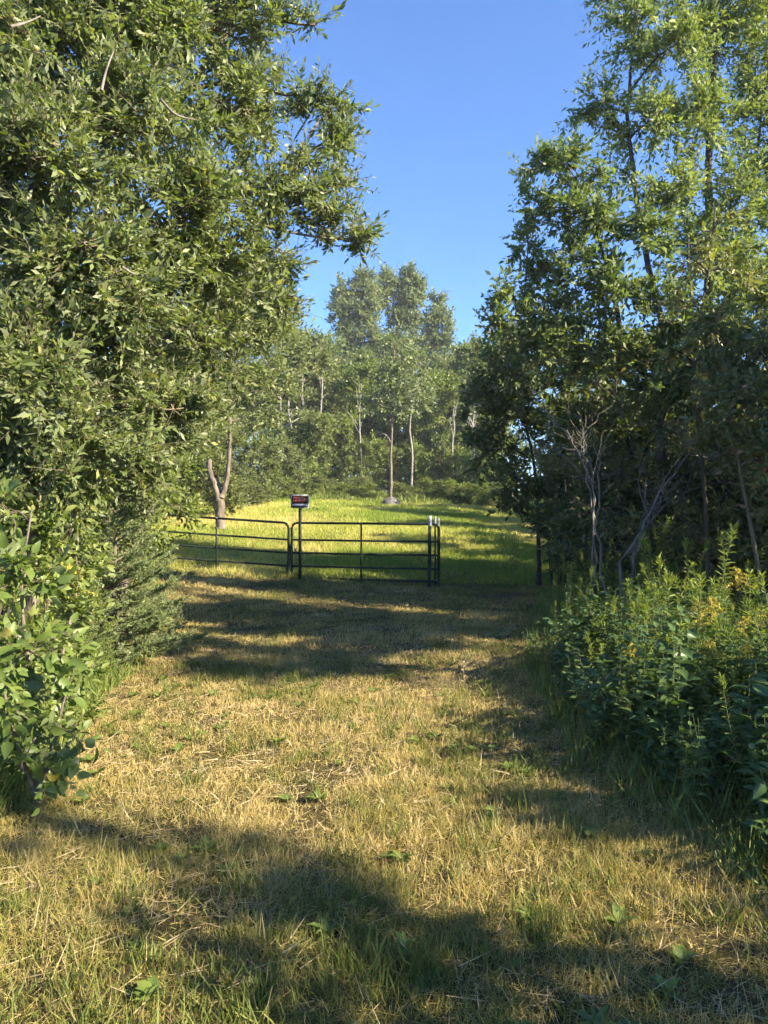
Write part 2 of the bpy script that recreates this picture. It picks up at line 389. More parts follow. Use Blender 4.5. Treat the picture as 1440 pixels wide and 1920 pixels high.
    blades(a, BLADET, x, y, h, .05 + .05 * RNG.random(n), .45, np.clip(.45 + .9 * (fnoise(x * .5 + 70, y * .5, 2) - .5) + RNG.normal(0, .2, n), 0, 1))
    n = 9000     # left edge of the field
    y = 17 + 24 * RNG.random(n); x = left_edge(y) - 4 * RNG.random(n) - .3
    blades(a, BLADET, x, y, .25 + .5 * RNG.random(n), .03 + .03 * RNG.random(n), .5, np.clip(RNG.normal(.4, .25, n), 0, 1))
    o = link('meadow_grass', a.mesh('meadow_grass', [M['meadow']])); o['kind'] = 'stuff'
    tag(o, 'tall yellow green meadow growth along the far field edge', 'meadow')
    # rank grass in both verges
    a = Acc()
    n = 900; x = RNG.uniform(-4.3, 1.4, n); y = 15.35 + .25 * RNG.normal(0, 1, n)
    blades(a, BLADE1, x, y, .08 + .22 * RNG.random(n) ** 2, .006 + .005 * RNG.random(n), .5, np.clip(RNG.normal(.45, .25, n), 0, 1))
    def verge(n, y0, y1, side, wid, hm):
        y = y0 + (y1 - y0) * RNG.random(n)
        u = RNG.random(n) ** 1.2
        x = right_edge(y) - .1 + wid * u if side > 0 else left_edge(y) + .1 - wid * u
        h = hm * (.35 + .8 * RNG.random(n)) * (.45 + .9 * u)
        blades(a, BLADE2, x, y, np.maximum(h, .08), .006 + .006 * RNG.random(n), .6, np.clip(RNG.normal(.28, .22, n), 0, 1))
    verge(5000, 2.4, 8, 1, 2.0, .42); verge(6000, 8, 16, 1, 3, .40); verge(7000, 2.2, 7, -1, 1.6, .45); verge(3000, 7, 15, -1, 2.5, .4)
    o = link('verge_grass', a.mesh('verge_grass', [M['meadow']])); o['kind'] = 'stuff'
    tag(o, 'rank uncut grass at the foot of the bushes on both sides', 'grass')
grass()

# ------------------------------------------------------------------ trees
def lob(px, py, d, rx, ry, rd=None):
    c = at(px, py, d); k = d / F
    return (*c, rx * k, (rd if rd else 0.5 * (rx + ry) * k), ry * k)

def grow(name, label, cat, base, stems, lobes, leafm, barkm, leaf=lf_fold, leaf_w=.42, size=.08, bd=12, T=14, m=10,
         twig=.30, droop=.0, seed=1, limb_r=.03, group=None, trunk_sides=8, singles=0, twig_tube=True, up=.25, bare=0, leaf_tilt=.8, branch_r=.009, tint=0.0, twig_m=None):
    """stems: list of (points, r0, r1). lobes: ellipsoids that the crown fills. Leaves sit on twigs on branches on limbs."""
    rng = np.random.default_rng(seed)
    base = np.asarray(base, float)
    root = thing(name, label, cat, base, group)
    tr = Acc(); br = Acc(); lv = Acc()
    S = []; SR = []
    for pts, r0, r1 in stems:
        n = max(10, 4 * len(pts)); c = curve(pts, n)
        wob = rng.normal(0, .12 * r0, (n, 3)); wob[0] = 0; c = c + wob
        r = r0 + (r1 - r0) * np.linspace(0, 1, n) ** .8
        r[0] *= 1.25
        V, Q = tubes(c[None], r[None], trunk_sides); tr.add(V, Q)
        S.append(c); SR.append(r)
    S = np.vstack(S); SR = np.concatenate(SR)
    SP, SD, SN, SS, SRn = [], [], [], [], []
    for lb in lobes:
        c = np.array(lb[:3]); R = np.array(lb[3:6])
        dist = np.linalg.norm(S - c, axis=1) + 1.5 * np.maximum(0, S[:, 2] - (c[2] - .15 * R[2]))
        i = int(np.argmin(dist)); p = S[i]
        end = c + rng.normal(0, .15, 3) * R
        mid = (p + end) / 2 + np.array([0, 0, .10 * np.linalg.norm(end - p)]) + rng.normal(0, .05, 3) * np.linalg.norm(end - p)
        limb = curve([p, mid, end, end + .5 * R * nrm(end - p + 1e-6)], 9)
        lr = min(SR[i] * .8, limb_r * (0.5 + R.mean()))
        V, Q = tubes(limb[None], np.linspace(lr, .006, 9)[None], 5); tr.add(V, Q)
        nb = max(3, int(bd * (lb[6] if len(lb) > 6 else 1) * math.pi * R[0] * R[2]))
        u = nrm(rng.normal(0, 1, (nb, 3))); q = .35 + .65 * rng.random(nb) ** .6
        e = c + u * q[:, None] * R
        st = limb[rng.integers(3, 9, nb)]
        md = (st + e) / 2 + np.array([0, 0, 1.]) * (.12 * np.linalg.norm(e - st, axis=1))[:, None] + rng.normal(0, .06, (nb, 3)) * R
        tt = np.linspace(0, 1, 4)[None, :, None]
        path = (1 - tt) ** 2 * st[:, None] + 2 * tt * (1 - tt) * md[:, None] + tt ** 2 * e[:, None]
        V, Q = tubes(path, np.broadcast_to(np.linspace(branch_r, branch_r * .35, 4), (nb, 4)), 3); br.add(V, Q)
        # twigs
        nt_ = nb * T
        bi = np.repeat(np.arange(nb), T); f = .15 + .85 * rng.random(nt_) ** .8
        pb = (1 - f)[:, None] ** 2 * st[bi] + (2 * f * (1 - f))[:, None] * md[bi] + (f ** 2)[:, None] * e[bi]
        bdv = nrm(e - st)[bi]; out = nrm(pb - c)
        dv = nrm(.55 * bdv + .75 * nrm(rng.normal(0, 1, (nt_, 3))) + np.array([0, 0, up]) + .35 * out)
        ln = twig * (.5 + .8 * rng.random(nt_))
        k3 = np.linspace(0, 1, 3)
        tp = pb[:, None] + dv[:, None] * (ln[:, None] * k3)[..., None]
        tp[..., 2] -= droop * ln[:, None] * k3 ** 2
        if twig_tube:
            V, Q = tubes(tp[:, ::2], np.broadcast_to(np.array([.0035, .0012]) * (branch_r / .009), (nt_, 2)), 3); br.add(V, Q)
        if bare: 
            keep = rng.random(nt_) > bare; tp = tp[keep]; dv = dv[keep]; ln = ln[keep]; nt_ = len(tp)
        # leaves
        nl = nt_ * m
        ti = np.repeat(np.arange(nt_), m); f = np.tile((np.arange(m) + .6) / m, nt_) 
        P = tp[ti, 0] + (tp[ti, 2] - tp[ti, 0]) * f[:, None]
        side = nrm(np.cross(dv[ti], nrm(rng.normal(0, .6, (nt_, 3)) + np.array([0, 0, 1.]))[ti])) * np.where(np.tile(np.arange(m), nt_) % 2, 1, -1)[:, None]
        D = .65 * dv[ti] + .75 * side + rng.normal(0, .42, (nl, 3)) - np.array([0, 0, droop * .6 + .1])
        last = f > (m - .6) / m; D[last] = dv[ti][last] + rng.normal(0, .15, (last.sum(), 3))
        Nn = np.array([0, 0, .55]) + leaf_tilt * rng.normal(0, 1, (nl, 3)) * .75 + .65 * out[np.minimum(ti, len(out) - 1)]
        sz = size * (.45 + .75 * rng.random(nl)) * np.repeat(rng.uniform(.75, 1.3, nt_), m)
        rv = np.clip(.15 + .7 * rng.beta(1.6, 1.8, nl) + np.repeat(rng.normal(tint, .12, nt_), m), 0, .98)
        rv = np.where(rng.random(nl) < .012, 1, rv)
        SP.append(P); SD.append(D); SN.append(Nn); SS.append(sz); SRn.append(rv)
    P = np.vstack(SP); D = np.vstack(SD); Nn = np.vstack(SN); sz = np.concatenate(SS); rv = np.concatenate(SRn)
    ok = P[:, 2] > terrain(P[:, 0], P[:, 1]) + .03
    P, D, Nn, sz, rv = P[ok], D[ok], Nn[ok], sz[ok], rv[ok]
    tpl = leaf(leaf_w)
    if singles:      # the leaves that show largest become objects of their own
        px = 720 + P[:, 0] / P[:, 1] * F; py = 960 - (P[:, 2] - CAM_H) / P[:, 1] * F
        inside = (px > 0) & (px < 1440) & (py > 0) & (py < 1900)
        # nearest along each small patch of view = in plain sight
        key = (px // 22).astype(int) * 1000 + (py // 22).astype(int)
        score = np.where(inside, sz / P[:, 1], 0)
        order = np.lexsort((P[:, 1], key)); first = np.ones(len(P), bool); ks = key[order]; first[1:] = ks[1:] != ks[:-1]
        cand = order[first]; cand = cand[np.argsort(-score[cand])][:singles]
        cand = cand[score[cand] > 0]
        V, Q, Tt = fixq(tpl)
        variants = [build_mesh('leaf', V, Q if len(Q) else None, Tt if len(Tt) else None, np.full(len(V), v), [leafm]) for v in (.1, .25, .4, .55, .7, .85, .97)]
        Dn = nrm(D[cand]); X = nrm(np.cross(Dn, Nn[cand])); Z = np.cross(X, Dn)
        from mathutils import Matrix
        for j, c in enumerate(cand):
            s = sz[c] * 1.1; o = bpy.data.objects.new('leaf', variants[int(min(rv[c], .99) * 7)]); COL.objects.link(o); o.parent = root
            p = P[c] - base
            o.matrix_local = Matrix(((X[j, 0] * s, Dn[j, 0] * s, Z[j, 0] * s, p[0]), (X[j, 1] * s, Dn[j, 1] * s, Z[j, 1] * s, p[1]), (X[j, 2] * s, Dn[j, 2] * s, Z[j, 2] * s, p[2]), (0, 0, 0, 1)))
        keep = np.ones(len(P), bool); keep[cand] = False
        P, D, Nn, sz, rv = P[keep], D[keep], Nn[keep], sz[keep], rv[keep]
    if len(P): 
        lv.add(*scatter(tpl, P, D, Nn, sz, rv))
        link('crown', lv.mesh('crown', [leafm], base), root, kind='stuff')
    link('trunk', tr.mesh('trunk', [barkm], base, True), root)
    link('branches', br.mesh('branches', [twig_m or M['twig']], base, True), root, kind='stuff')
    return root

# --- left: the big willow that leans over the strip
b0 = np.array([-3.5, 6.2, 0.0])
willow_lobes = [lob(60, 120, 5.4, 170, 150), lob(230, 60, 5.8, 150, 130), lob(400, 60, 6.2, 120, 110), lob(500, 20, 6.4, 80, 60),
    lob(90, 330, 5.0, 170, 130), lob(280, 250, 5.6, 150, 120), lob(440, 200, 6.2, 110, 90), lob(520, 190, 6.5, 60, 60), 
    lob(590, 215, 6.6, 45, 24), lob(625, 262, 6.6, 18, 12),
    lob(120, 520, 5.0, 180, 120), lob(300, 420, 5.6, 160, 120), lob(450, 370, 6.2, 130, 80), lob(570, 380, 6.4, 85, 48), lob(630, 430, 6.5, 55, 34),
    lob(60, 700, 4.7, 150, 120), lob(240, 600, 5.4, 160, 110), lob(400, 520, 6.0, 130, 90), lob(500, 480, 6.3, 80, 50),
    lob(120, 850, 5.0, 160, 110), lob(280, 760, 5.6, 120, 110), lob(380, 650, 6.1, 90, 80), lob(-120, 400, 5.0, 160, 300), lob(200, -120, 6, 320, 90), lob(-60, 900, 4.8, 140, 170),
    lob(230, 900, 6.2, 110, 80),
    lob(628, 198, 6.6, 34, 9), lob(650, 348, 6.5, 30, 11), lob(670, 452, 6.5, 42, 9), lob(620, 262, 6.6, 22, 8), lob(640, 405, 6.5, 36, 10), lob(560, 45, 6.4, 45, 22), lob(560, 330, 6.4, 50, 30), lob(540, 545, 6.6, 40, 45), lob(500, 560, 6.8, 60, 70)]
willow_lobes = [l + ((.5 if l[0] > -1.15 else .8 if l[0] > -1.8 else 1.0),) for l in willow_lobes]
grow('willow_tree', 'big glossy leaved willow filling the upper left, long sprays reaching over the sky', 'tree', b0,
     [([b0, at(150, 800, 6.1), at(180, 450, 6.0), at(330, 200, 6.2), at(450, 30, 6.4)], .09, .02),
      ([b0 + [-.1, .1, 0], at(60, 800, 5.9), at(70, 420, 5.6), at(100, 60, 5.6), at(150, -150, 5.7)], .085, .02),
      ([b0 + [.1, -.1, 0], at(230, 760, 5.9), at(340, 520, 6.0), at(520, 400, 6.3)], .06, .015)],
     willow_lobes, M['willow'], M['bark'], leaf=lf_rhomb, leaf_w=.34, size=.072, bd=40, T=15, m=13, twig=.27, seed=3, singles=300, limb_r=.035, leaf_tilt=.9)

WILLOW = [o for o in COL.objects if o.name == 'willow_tree'][0]
for pts in [[(90, 268), (140, 280), (182, 293)], [(58, 475), (74, 430), (84, 396)], [(228, 500), (252, 514), (280, 520)], [(190, 170), (200, 130), (214, 92)], [(0, 535), (20, 522), (48, 512)], [(150, 345), (185, 338), (215, 322)], [(20, 50), (50, 42), (76, 30)], [(300, 185), (330, 215), (372, 226)]]:
    a = Acc(); c = curve([at(x, y, 4.75 + .1 * q) for q, (x, y) in enumerate(pts)], 8); V, Q = tubes(c[None], np.linspace(.011, .004, 8)[None], 5); a.add(V, Q)
    link('dead_twig', a.mesh('dead_twig', [M['dead_wood']], b0, True), WILLOW)
# --- left: second willow behind it, finer leaves
b1 = gpt(230, 11.5)
grow('grey_willow', 'finer leaved grey green willow between the big willow and the forked tree', 'tree', b1,
     [([b1, at(270, 850, 11.5), at(360, 650, 11.5), at(430, 480, 11.5)], .055, .02), ([b1, at(220, 850, 11.3), at(260, 650, 11), at(320, 500, 11)], .07, .02)],
     [lob(470, 520, 11.5, 90, 80), lob(400, 600, 11.3, 110, 90), lob(500, 610, 11.8, 70, 60), lob(330, 700, 11, 110, 90), lob(440, 700, 12, 80, 60), lob(300, 560, 11, 110, 110), lob(270, 800, 10.8, 110, 80), lob(180, 750, 10.8, 120, 120), lob(60, 800, 10.8, 130, 160), lob(380, 790, 11.2, 60, 50)],
     M['willow_fine'], M['bark'], leaf=lf_rhomb, leaf_w=.34, size=.10, bd=13, T=15, m=10, twig=.38, seed=5, limb_r=.02, droop=.15, twig_tube=False)

# --- left: low leafy bush between willow and spruce
b2 = gpt(190, 8.2)
grow('leafy_bush', 'dense low bush behind the small spruce, left of the gate', 'bush', b2,
     [([b2, at(200, 1000, 8.2), at(230, 900, 8.2)], .03, .012), ([b2, at(150, 1000, 8.2), at(120, 880, 8.2)], .03, .012), ([b2, at(260, 1000, 8.2), at(310, 920, 8.2)], .025, .01)],
     [lob(280, 900, 8.6, 80, 60), lob(180, 900, 8.2, 100, 80), lob(330, 950, 8.8, 30, 45), lob(100, 970, 8.0, 110, 100), lob(220, 1010, 8.4, 90, 80), lob(40, 900, 8, 100, 90), lob(320, 860, 8.8, 45, 35)],
     M['bright_leaf'], M['bark'], leaf=lf_rhomb, leaf_w=.46, size=.085, bd=34, T=11, m=9, twig=.24, seed=8, twig_tube=False)

b2 = gpt(40, 4.7)
grow('verge_bush', 'bright leafy bush below the big willow at the left edge', 'bush', b2,
     [([b2, at(60, 1200, 4.7), at(70, 1000, 4.8), at(80, 880, 4.9)], .022, .008), ([b2, at(110, 1250, 4.7), at(150, 1080, 4.9)], .018, .006), ([b2, at(0, 1200, 4.6), at(-30, 950, 4.6)], .02, .007)],
     [lob(60, 880, 5.0, 90, 60), lob(150, 930, 5.2, 60, 60), lob(40, 1000, 4.8, 80, 70), lob(140, 1040, 5.1, 55, 55), lob(70, 1110, 4.7, 70, 60), lob(150, 1150, 4.9, 40, 50), lob(20, 1220, 4.5, 70, 70), lob(110, 1250, 4.7, 55, 60), lob(50, 1340, 4.4, 65, 60), lob(130, 1350, 4.6, 40, 45), lob(0, 1430, 4.2, 60, 50), lob(80, 1420, 4.3, 45, 40)],
     M['bright_leaf'], M['bark'], leaf=lf_fold, leaf_w=.44, size=.062, bd=75, T=9, m=8, twig=.18, seed=9, singles=200, twig_tube=False, branch_r=.005)
# --- left: broad-leaved sapling in front, big leaves
b3 = gpt(70, 3.9)
grow('broadleaf_sapling', 'sapling with large broad leaves at the near left edge', 'sapling', b3,
     [([b3, at(60, 1300, 3.9), at(40, 1100, 3.9), at(60, 950, 4.0)], .016, .005), ([b3, at(110, 1350, 3.85), at(140, 1250, 3.8)], .012, .004), ([b3, at(20, 1350, 3.8), at(-20, 1150, 3.7)], .014, .004)],
     [lob(30, 1080, 3.9, 70, 80), lob(60, 1210, 3.8, 75, 60), lob(110, 1290, 3.8, 55, 50), lob(130, 1390, 3.75, 38, 48), lob(-20, 1250, 3.7, 60, 120), lob(40, 1340, 3.7, 55, 40), lob(20, 960, 4.1, 60, 60), lob(30, 1440, 3.7, 60, 45), lob(100, 1440, 3.75, 40, 30)],
     M['sapling'], M['bark'], leaf=lf_big, leaf_w=.55, size=.080, bd=60, T=6, m=4, twig=.14, seed=12, singles=300, branch_r=.005, droop=.2)

# --- right: tall ash-leaved tree
b4 = gpt(1300, 13.5)
grow('boxelder_tree', 'tallest tree on the right, yellow green crown running out of the picture', 'tree', b4,
     [([b4, at(1290, 800, 13.5), at(1325, 560, 13.5), at(1330, 300, 13.5), at(1340, 60, 13.5), at(1350, -200, 13.5)], .15, .03),
      ([at(1290, 780, 13.5), at(1230, 560, 13.3), at(1180, 260, 13.3), at(1190, 60, 13.5)], .09, .02),
      ([at(1300, 700, 13.5), at(1390, 480, 13.8), at(1430, 200, 14)], .08, .02)],
     [lob(1180, 60, 13.2, 55, 70), lob(1260, 110, 13.0, 80, 90), lob(1350, 40, 13.5, 100, 90), lob(1430, 130, 13.8, 80, 110), lob(1130, 195, 13.2, 55, 40), lob(1210, 240, 13.0, 80, 70), lob(1330, 250, 13.2, 90, 80),
      lob(1090, 215, 13.2, 25, 18), lob(1250, 370, 12.6, 90, 60), lob(1380, 380, 12.8, 90, 80), lob(1480, 300, 13.5, 90, 160), lob(1310, 480, 12.8, 90, 80), lob(1420, 520, 13, 80, 90), lob(1300, -90, 13.5, 150, 90), lob(1460, -60, 13.5, 90, 120), lob(1150, -30, 13.5, 30, 50), lob(1170, 330, 13, 50, 20)],
     M['maple'], M['bark_dark'], leaf=lf_rhomb, leaf_w=.38, size=.115, bd=11.5, T=14, m=11, twig=.42, twig_tube=False, seed=21, droop=.25, limb_r=.025, tint=.12)

# --- right: darker tree in front of it, reaching towards the middle
b5 = gpt(1210, 11.5)
grow('ash_tree', 'dark green tree on the right with boughs stepping down towards the field', 'tree', b5,
     [([b5, at(1240, 850, 11.5), at(1215, 740, 11.5), at(1160, 600, 11.4), at(1120, 420, 11.4)], .12, .02), ([at(1230, 800, 11.5), at(1290, 650, 11.4), at(1290, 450, 11.4)], .08, .02), ([at(1215, 740, 11.5), at(1080, 640, 11.4), at(980, 580, 11.4)], .06, .015)],
     [lob(1020, 300, 11.4, 45, 30), lob(1080, 330, 11.4, 55, 45), lob(1000, 380, 11.4, 45, 40), lob(1100, 420, 11.2, 85, 55), lob(985, 465, 11.4, 38, 35), lob(1050, 500, 11.4, 75, 45), lob(960, 560, 11.4, 45, 40), lob(1040, 590, 11.3, 75, 50), lob(930, 605, 11.4, 26, 22), lob(1150, 540, 11.2, 80, 70), lob(1000, 650, 11.4, 70, 45),
      lob(1120, 660, 11.3, 90, 60), lob(1260, 600, 11, 90, 80), lob(1240, 720, 11, 90, 70), lob(1370, 650, 11, 80, 90), lob(1200, 440, 11.2, 60, 50)],
     M['maple'], M['bark_dark'], leaf=lf_rhomb, leaf_w=.44, size=.112, bd=16, T=13, m=11, twig=.36, twig_tube=False, seed=22, droop=.15, limb_r=.025, tint=-.12)

# --- right: dark thicket at the field corner
b6 = gpt(1010, 15.5)
grow('dark_buckthorn', 'dark bush overhanging the right corner of the field', 'bush', b6,
     [([b6, at(1010, 1000, 15.5), at(1000, 860, 15.5), at(960, 720, 15.5)], .06, .02), ([b6 + [.5, .2, 0], at(1050, 900, 15.6), at(1060, 720, 15.6)], .05, .02), ([b6 + [.25, -.2, 0], at(1030, 1000, 15.3), at(1040, 880, 15.3)], .04, .015)],
     [lob(950, 690, 15.6, 55, 50), lob(900, 740, 15.8, 45, 50), lob(960, 790, 15.6, 70, 60), lob(920, 850, 15.6, 45, 50), lob(990, 890, 15.5, 60, 50), lob(970, 950, 15.4, 35, 28), lob(1050, 700, 15.6, 70, 60), lob(1060, 800, 15.6, 70, 70), lob(1080, 920, 15.6, 60, 70), lob(1020, 640, 15.6, 60, 40), lob(1150, 820, 15.8, 70, 120), lob(1140, 960, 15.5, 60, 60)],
     M['dark'], M['bark_dark'], leaf=lf_rhomb, leaf_w=.52, size=.14, bd=10, T=12, m=9, twig=.36, twig_tube=False, seed=31)
b7 = gpt(1180, 12.5)
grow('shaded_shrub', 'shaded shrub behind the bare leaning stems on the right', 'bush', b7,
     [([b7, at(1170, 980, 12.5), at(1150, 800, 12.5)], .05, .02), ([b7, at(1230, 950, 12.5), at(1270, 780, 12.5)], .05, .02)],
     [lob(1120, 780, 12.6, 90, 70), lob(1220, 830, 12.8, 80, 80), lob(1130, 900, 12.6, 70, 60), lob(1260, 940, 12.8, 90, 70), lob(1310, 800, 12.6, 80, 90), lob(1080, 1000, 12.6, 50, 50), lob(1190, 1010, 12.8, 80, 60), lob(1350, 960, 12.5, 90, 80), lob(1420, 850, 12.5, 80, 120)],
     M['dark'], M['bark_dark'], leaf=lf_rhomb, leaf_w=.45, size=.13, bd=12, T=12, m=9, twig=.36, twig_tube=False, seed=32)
b7 = gpt(1230, 10.6)
grow('understory_shrub', 'leafy understory shrub behind the goldenrod, among the bare stems', 'bush', b7,
     [([b7, at(1220, 1000, 10.6), at(1200, 880, 10.6)], .025, .01), ([b7, at(1260, 1000, 10.5), at(1300, 880, 10.5)], .025, .01)],
     [lob(1060, 1030, 11.2, 45, 40), lob(1110, 960, 11, 50, 50), lob(1180, 900, 10.8, 55, 50), lob(1180, 1020, 10.6, 60, 45), lob(1250, 960, 10.5, 55, 55), lob(1300, 870, 10.5, 60, 60), lob(1330, 990, 10.2, 65, 55), lob(1230, 800, 10.8, 50, 45), lob(1100, 840, 11, 45, 50), lob(1040, 900, 11.6, 40, 50), lob(1400, 900, 10, 60, 60), lob(1160, 740, 11, 50, 40)],
     M['dogwood'], M['bark_dark'], leaf=lf_rhomb, leaf_w=.42, size=.095, bd=11, T=11, m=8, twig=.3, twig_tube=False, seed=38)
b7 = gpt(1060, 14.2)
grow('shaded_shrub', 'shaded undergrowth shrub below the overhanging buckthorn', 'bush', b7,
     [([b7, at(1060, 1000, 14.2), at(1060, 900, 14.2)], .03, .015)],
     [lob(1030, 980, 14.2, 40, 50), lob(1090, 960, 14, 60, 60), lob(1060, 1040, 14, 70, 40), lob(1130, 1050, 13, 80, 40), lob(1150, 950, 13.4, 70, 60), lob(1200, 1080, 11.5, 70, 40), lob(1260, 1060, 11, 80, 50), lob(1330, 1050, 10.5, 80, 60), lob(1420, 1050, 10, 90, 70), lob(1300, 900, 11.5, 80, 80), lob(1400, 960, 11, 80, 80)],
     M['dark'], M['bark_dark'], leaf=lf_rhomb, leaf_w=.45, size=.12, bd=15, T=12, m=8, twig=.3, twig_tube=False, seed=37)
# --- right: dogwood with reddening leaves at the edge of the frame
b8 = gpt(1450, 8.0)
grow('reddening_dogwood', 'dogwood shrub with reddish and pale leaves at the right edge', 'bush', b8,
     [([b8, at(1400, 950, 8), at(1370, 780, 8), at(1350, 650, 8)], .03, .01), ([b8, at(1450, 900, 8), at(1440, 700, 8)], .03, .01), ([b8, at(1490, 950, 8), at(1530, 760, 8)], .03, .01)],
     [lob(1400, 760, 7.9, 70, 70), lob(1340, 720, 8.2, 55, 60), lob(1430, 860, 7.8, 65, 60), lob(1350, 840, 8.1, 55, 50), lob(1500, 800, 8, 80, 120), lob(1420, 680, 8, 50, 40), lob(1330, 620, 8.3, 40, 40), lob(1480, 940, 7.8, 70, 60)],
     M['dogwood'], M['twig'], leaf=lf_fold, leaf_w=.46, size=.09, bd=26, T=11, m=7, twig=.26, twig_tube=False, seed=33, singles=200)
b9 = gpt(1330, 9.6)
grow('yellowing_cherry', 'slender cherry with hanging yellowish leaves in front of the tall crown', 'tree', b9,
     [([b9, at(1320, 900, 9.5), at(1300, 700, 9.4), at(1330, 500, 9.3), at(1340, 390, 9.3)], .035, .008)],
     [lob(1340, 420, 9.3, 32, 40), lob(1310, 500, 9.3, 55, 45), lob(1370, 510, 9.3, 40, 40), lob(1290, 580, 9.3, 60, 35), lob(1350, 600, 9.2, 40, 40), lob(1270, 660, 9.3, 45, 40), lob(1340, 690, 9.2, 40, 40)],
     M['yellowing'], M['bark_dark'], leaf=lf_fold, leaf_w=.40, size=.10, bd=15, T=9, m=6, twig=.30, seed=34, droop=.55, singles=120)

# --- right: reddish viburnum shrub tops between
b10 = gpt(1120, 13.2)
grow('russet_shrub', 'shrub with russet tinged top between the dark tree and the field', 'bush', b10,
     [([b10, at(1110, 900, 13.2), at(1100, 720, 13.2)], .05, .015)],
     [lob(950, 640, 13.4, 40, 28), lob(1010, 650, 13.2, 60, 35), lob(1100, 690, 13.0, 60, 40), lob(1190, 680, 13, 60, 50)],
     M['dogwood'], M['bark_dark'], leaf=lf_fold, leaf_w=.42, size=.10, bd=14, T=12, m=8, twig=.32, twig_tube=False, seed=35, tint=.1)

# off to the right, outside the frame: shrubs whose shadows fall across the strip
for i, (x, y, h, w, lab) in enumerate([(6.6, 7.6, 4.4, 1.4, 'leafy shrub standing right of the dogwood'), (4.9, 3.3, 2.2, .9, 'low shrub right of the goldenrod'),
        (8.2, 9.5, 6.5, 1.9, 'tall bush behind the dogwood'), (7.4, -2.15, 5.0, 1.35, 'roadside tree to the right of the viewer'), (4.7, 0.2, 3.2, 1.1, 'roadside shrub right of the viewer'), (3.8, 2.7, 1.7, .75, 'low shrub at the near right roadside'), (9.5, -4.2, 5.8, 1.9, 'second roadside tree right of the viewer')]):
    bb = np.array([x, y, float(terrain(x, y))])
    ls = [(x + dx * w, y + dy * w, bb[2] + h * hz, w * .62, w * .62, h * .2) for dx, dy, hz in [(0, 0, .82), (.5, .2, .6), (-.45, .3, .55), (.1, -.5, .5), (-.1, .1, .3), (.3, -.2, .25), (-.3, -.2, .7)]]
    grow('roadside_shrub', lab, 'bush', bb, [([bb, bb + [.1, 0, h * .4], bb + [0, .1, h * .8]], .05, .015)], ls, M['dark'], M['bark'], leaf=lf_rhomb, leaf_w=.55, size=.15, bd=(11, 11, 11, 2.6, 3.2, 8, 3)[i], T=9, m=7, twig=.32, twig_tube=False, seed=40 + i)

bb = np.array([5.9, 3.9, float(terrain(5.9, 3.9))])
grow('roadside_tree', 'high crowned young tree standing right of the goldenrod', 'tree', bb, [([bb, bb + [.05, 0, 2.0], bb + [0, .05, 4.6]], .05, .012)],
     [(5.9 + dx, 3.9 + dy, bb[2] + z, .6, .5, .45) for z, dx, dy in [(4.7, 0, .5), (4.2, .3, .9), (4.0, -.3, 0), (3.7, .1, .5), (4.5, .3, -.3), (3.5, -.2, 1.0), (5.0, .1, .9)]], M['dark'], M['bark'], leaf=lf_rhomb, leaf_w=.5, size=.13, bd=16, T=9, m=7, twig=.28, twig_tube=False, seed=49)
bb = np.array([5.7, 6.3, float(terrain(5.7, 6.3))])
grow('roadside_tree', 'second high crowned young tree behind the first, right of the dogwood', 'tree', bb, [([bb, bb + [.05, 0, 2.0], bb + [0, .05, 4.6]], .05, .012)],
     [(5.7 + dx, 6.3 + dy, bb[2] + z, .65, .6, .5) for z, dx, dy in [(4.9, 0, .5), (4.2, .3, .9), (4.0, -.3, 0), (3.6, .1, .5), (4.6, .3, -.3), (3.4, -.2, 1.0), (5.3, .1, .9), (3.5, .2, -.5), (4.0, 0, 1.5), (4.8, .2, 1.7), (3.4, 0, 2.1)]], M['dark'], M['bark'], leaf=lf_rhomb, leaf_w=.5, size=.14, bd=24, T=9, m=7, twig=.28, twig_tube=False, seed=50)
bb = np.array([7.0, -.6, float(terrain(7.0, -.6))])
grow('roadside_sapling', 'slender sapling by the road right of the viewer', 'sapling', bb, [([bb, bb + [.05, 0, 2.5], bb + [0, .05, 5.4]], .03, .008)],
     [(7.0 + dx, -.6 + dy, bb[2] + z, .26, .22, .38) for z, dx, dy in [(5.3, 0, 0), (4.7, .1, .1), (4.1, -.1, -.05), (3.5, .1, -.1), (2.8, -.1, .1)]], M['wood_leaf'], M['bark'], leaf=lf_rhomb, leaf_w=.5, size=.13, bd=20, T=7, m=6, twig=.22, twig_tube=False, seed=48)
# --- copies of grown trees
def copy_tree(root, loc, sx, sz, rz, label):
    r = root.copy(); COL.objects.link(r); r.location = [float(v) for v in loc]; r.scale = (sx, sx, sz); r.rotation_euler = (0, 0, rz); r['label'] = label
    for ch in root.children:
        c = ch.copy(); COL.objects.link(c); c.parent = r
    return r
def plant(specs, protos, name, cat, group, h0, w0, hz, rl, leafm, barkm, seed, trunk, rsz, rmul=(.42, .62), **kw):
    """specs (x, y, height, width, label, prototype); the first of each prototype is grown, the others are its copies"""
    made = {}; rs = np.random.default_rng(seed)
    for x, y, h, w, lab, k in specs:
        z = float(terrain(x, y)) - .04
        if k not in made:
            r = np.random.default_rng(seed + k); bb = np.array([x, y, z])
            ls = [(x + r.normal(0, rl) * w0, y + r.normal(0, rl) * w0, z + h0 * f, w0 * r.uniform(*rmul), w0 * r.uniform(*rmul), h0 * r.uniform(*rsz)) for f in hz]
            made[k] = grow(name, lab, cat, bb, [([bb, bb + [r.normal(0, .1), 0, h0 * .4], bb + [r.normal(0, .15), .1, h0 * .85]], trunk, .02)], ls, leafm[k % len(leafm)], barkm, leaf=lf_rhomb, seed=seed + 10 + k, twig_tube=False, group=group, **kw)
            made[k].scale = (w / w0, w / w0, h / h0)
        else:
            copy_tree(made[k], (x, y, z), w / w0, h / h0, rs.random() * 6.28, lab)
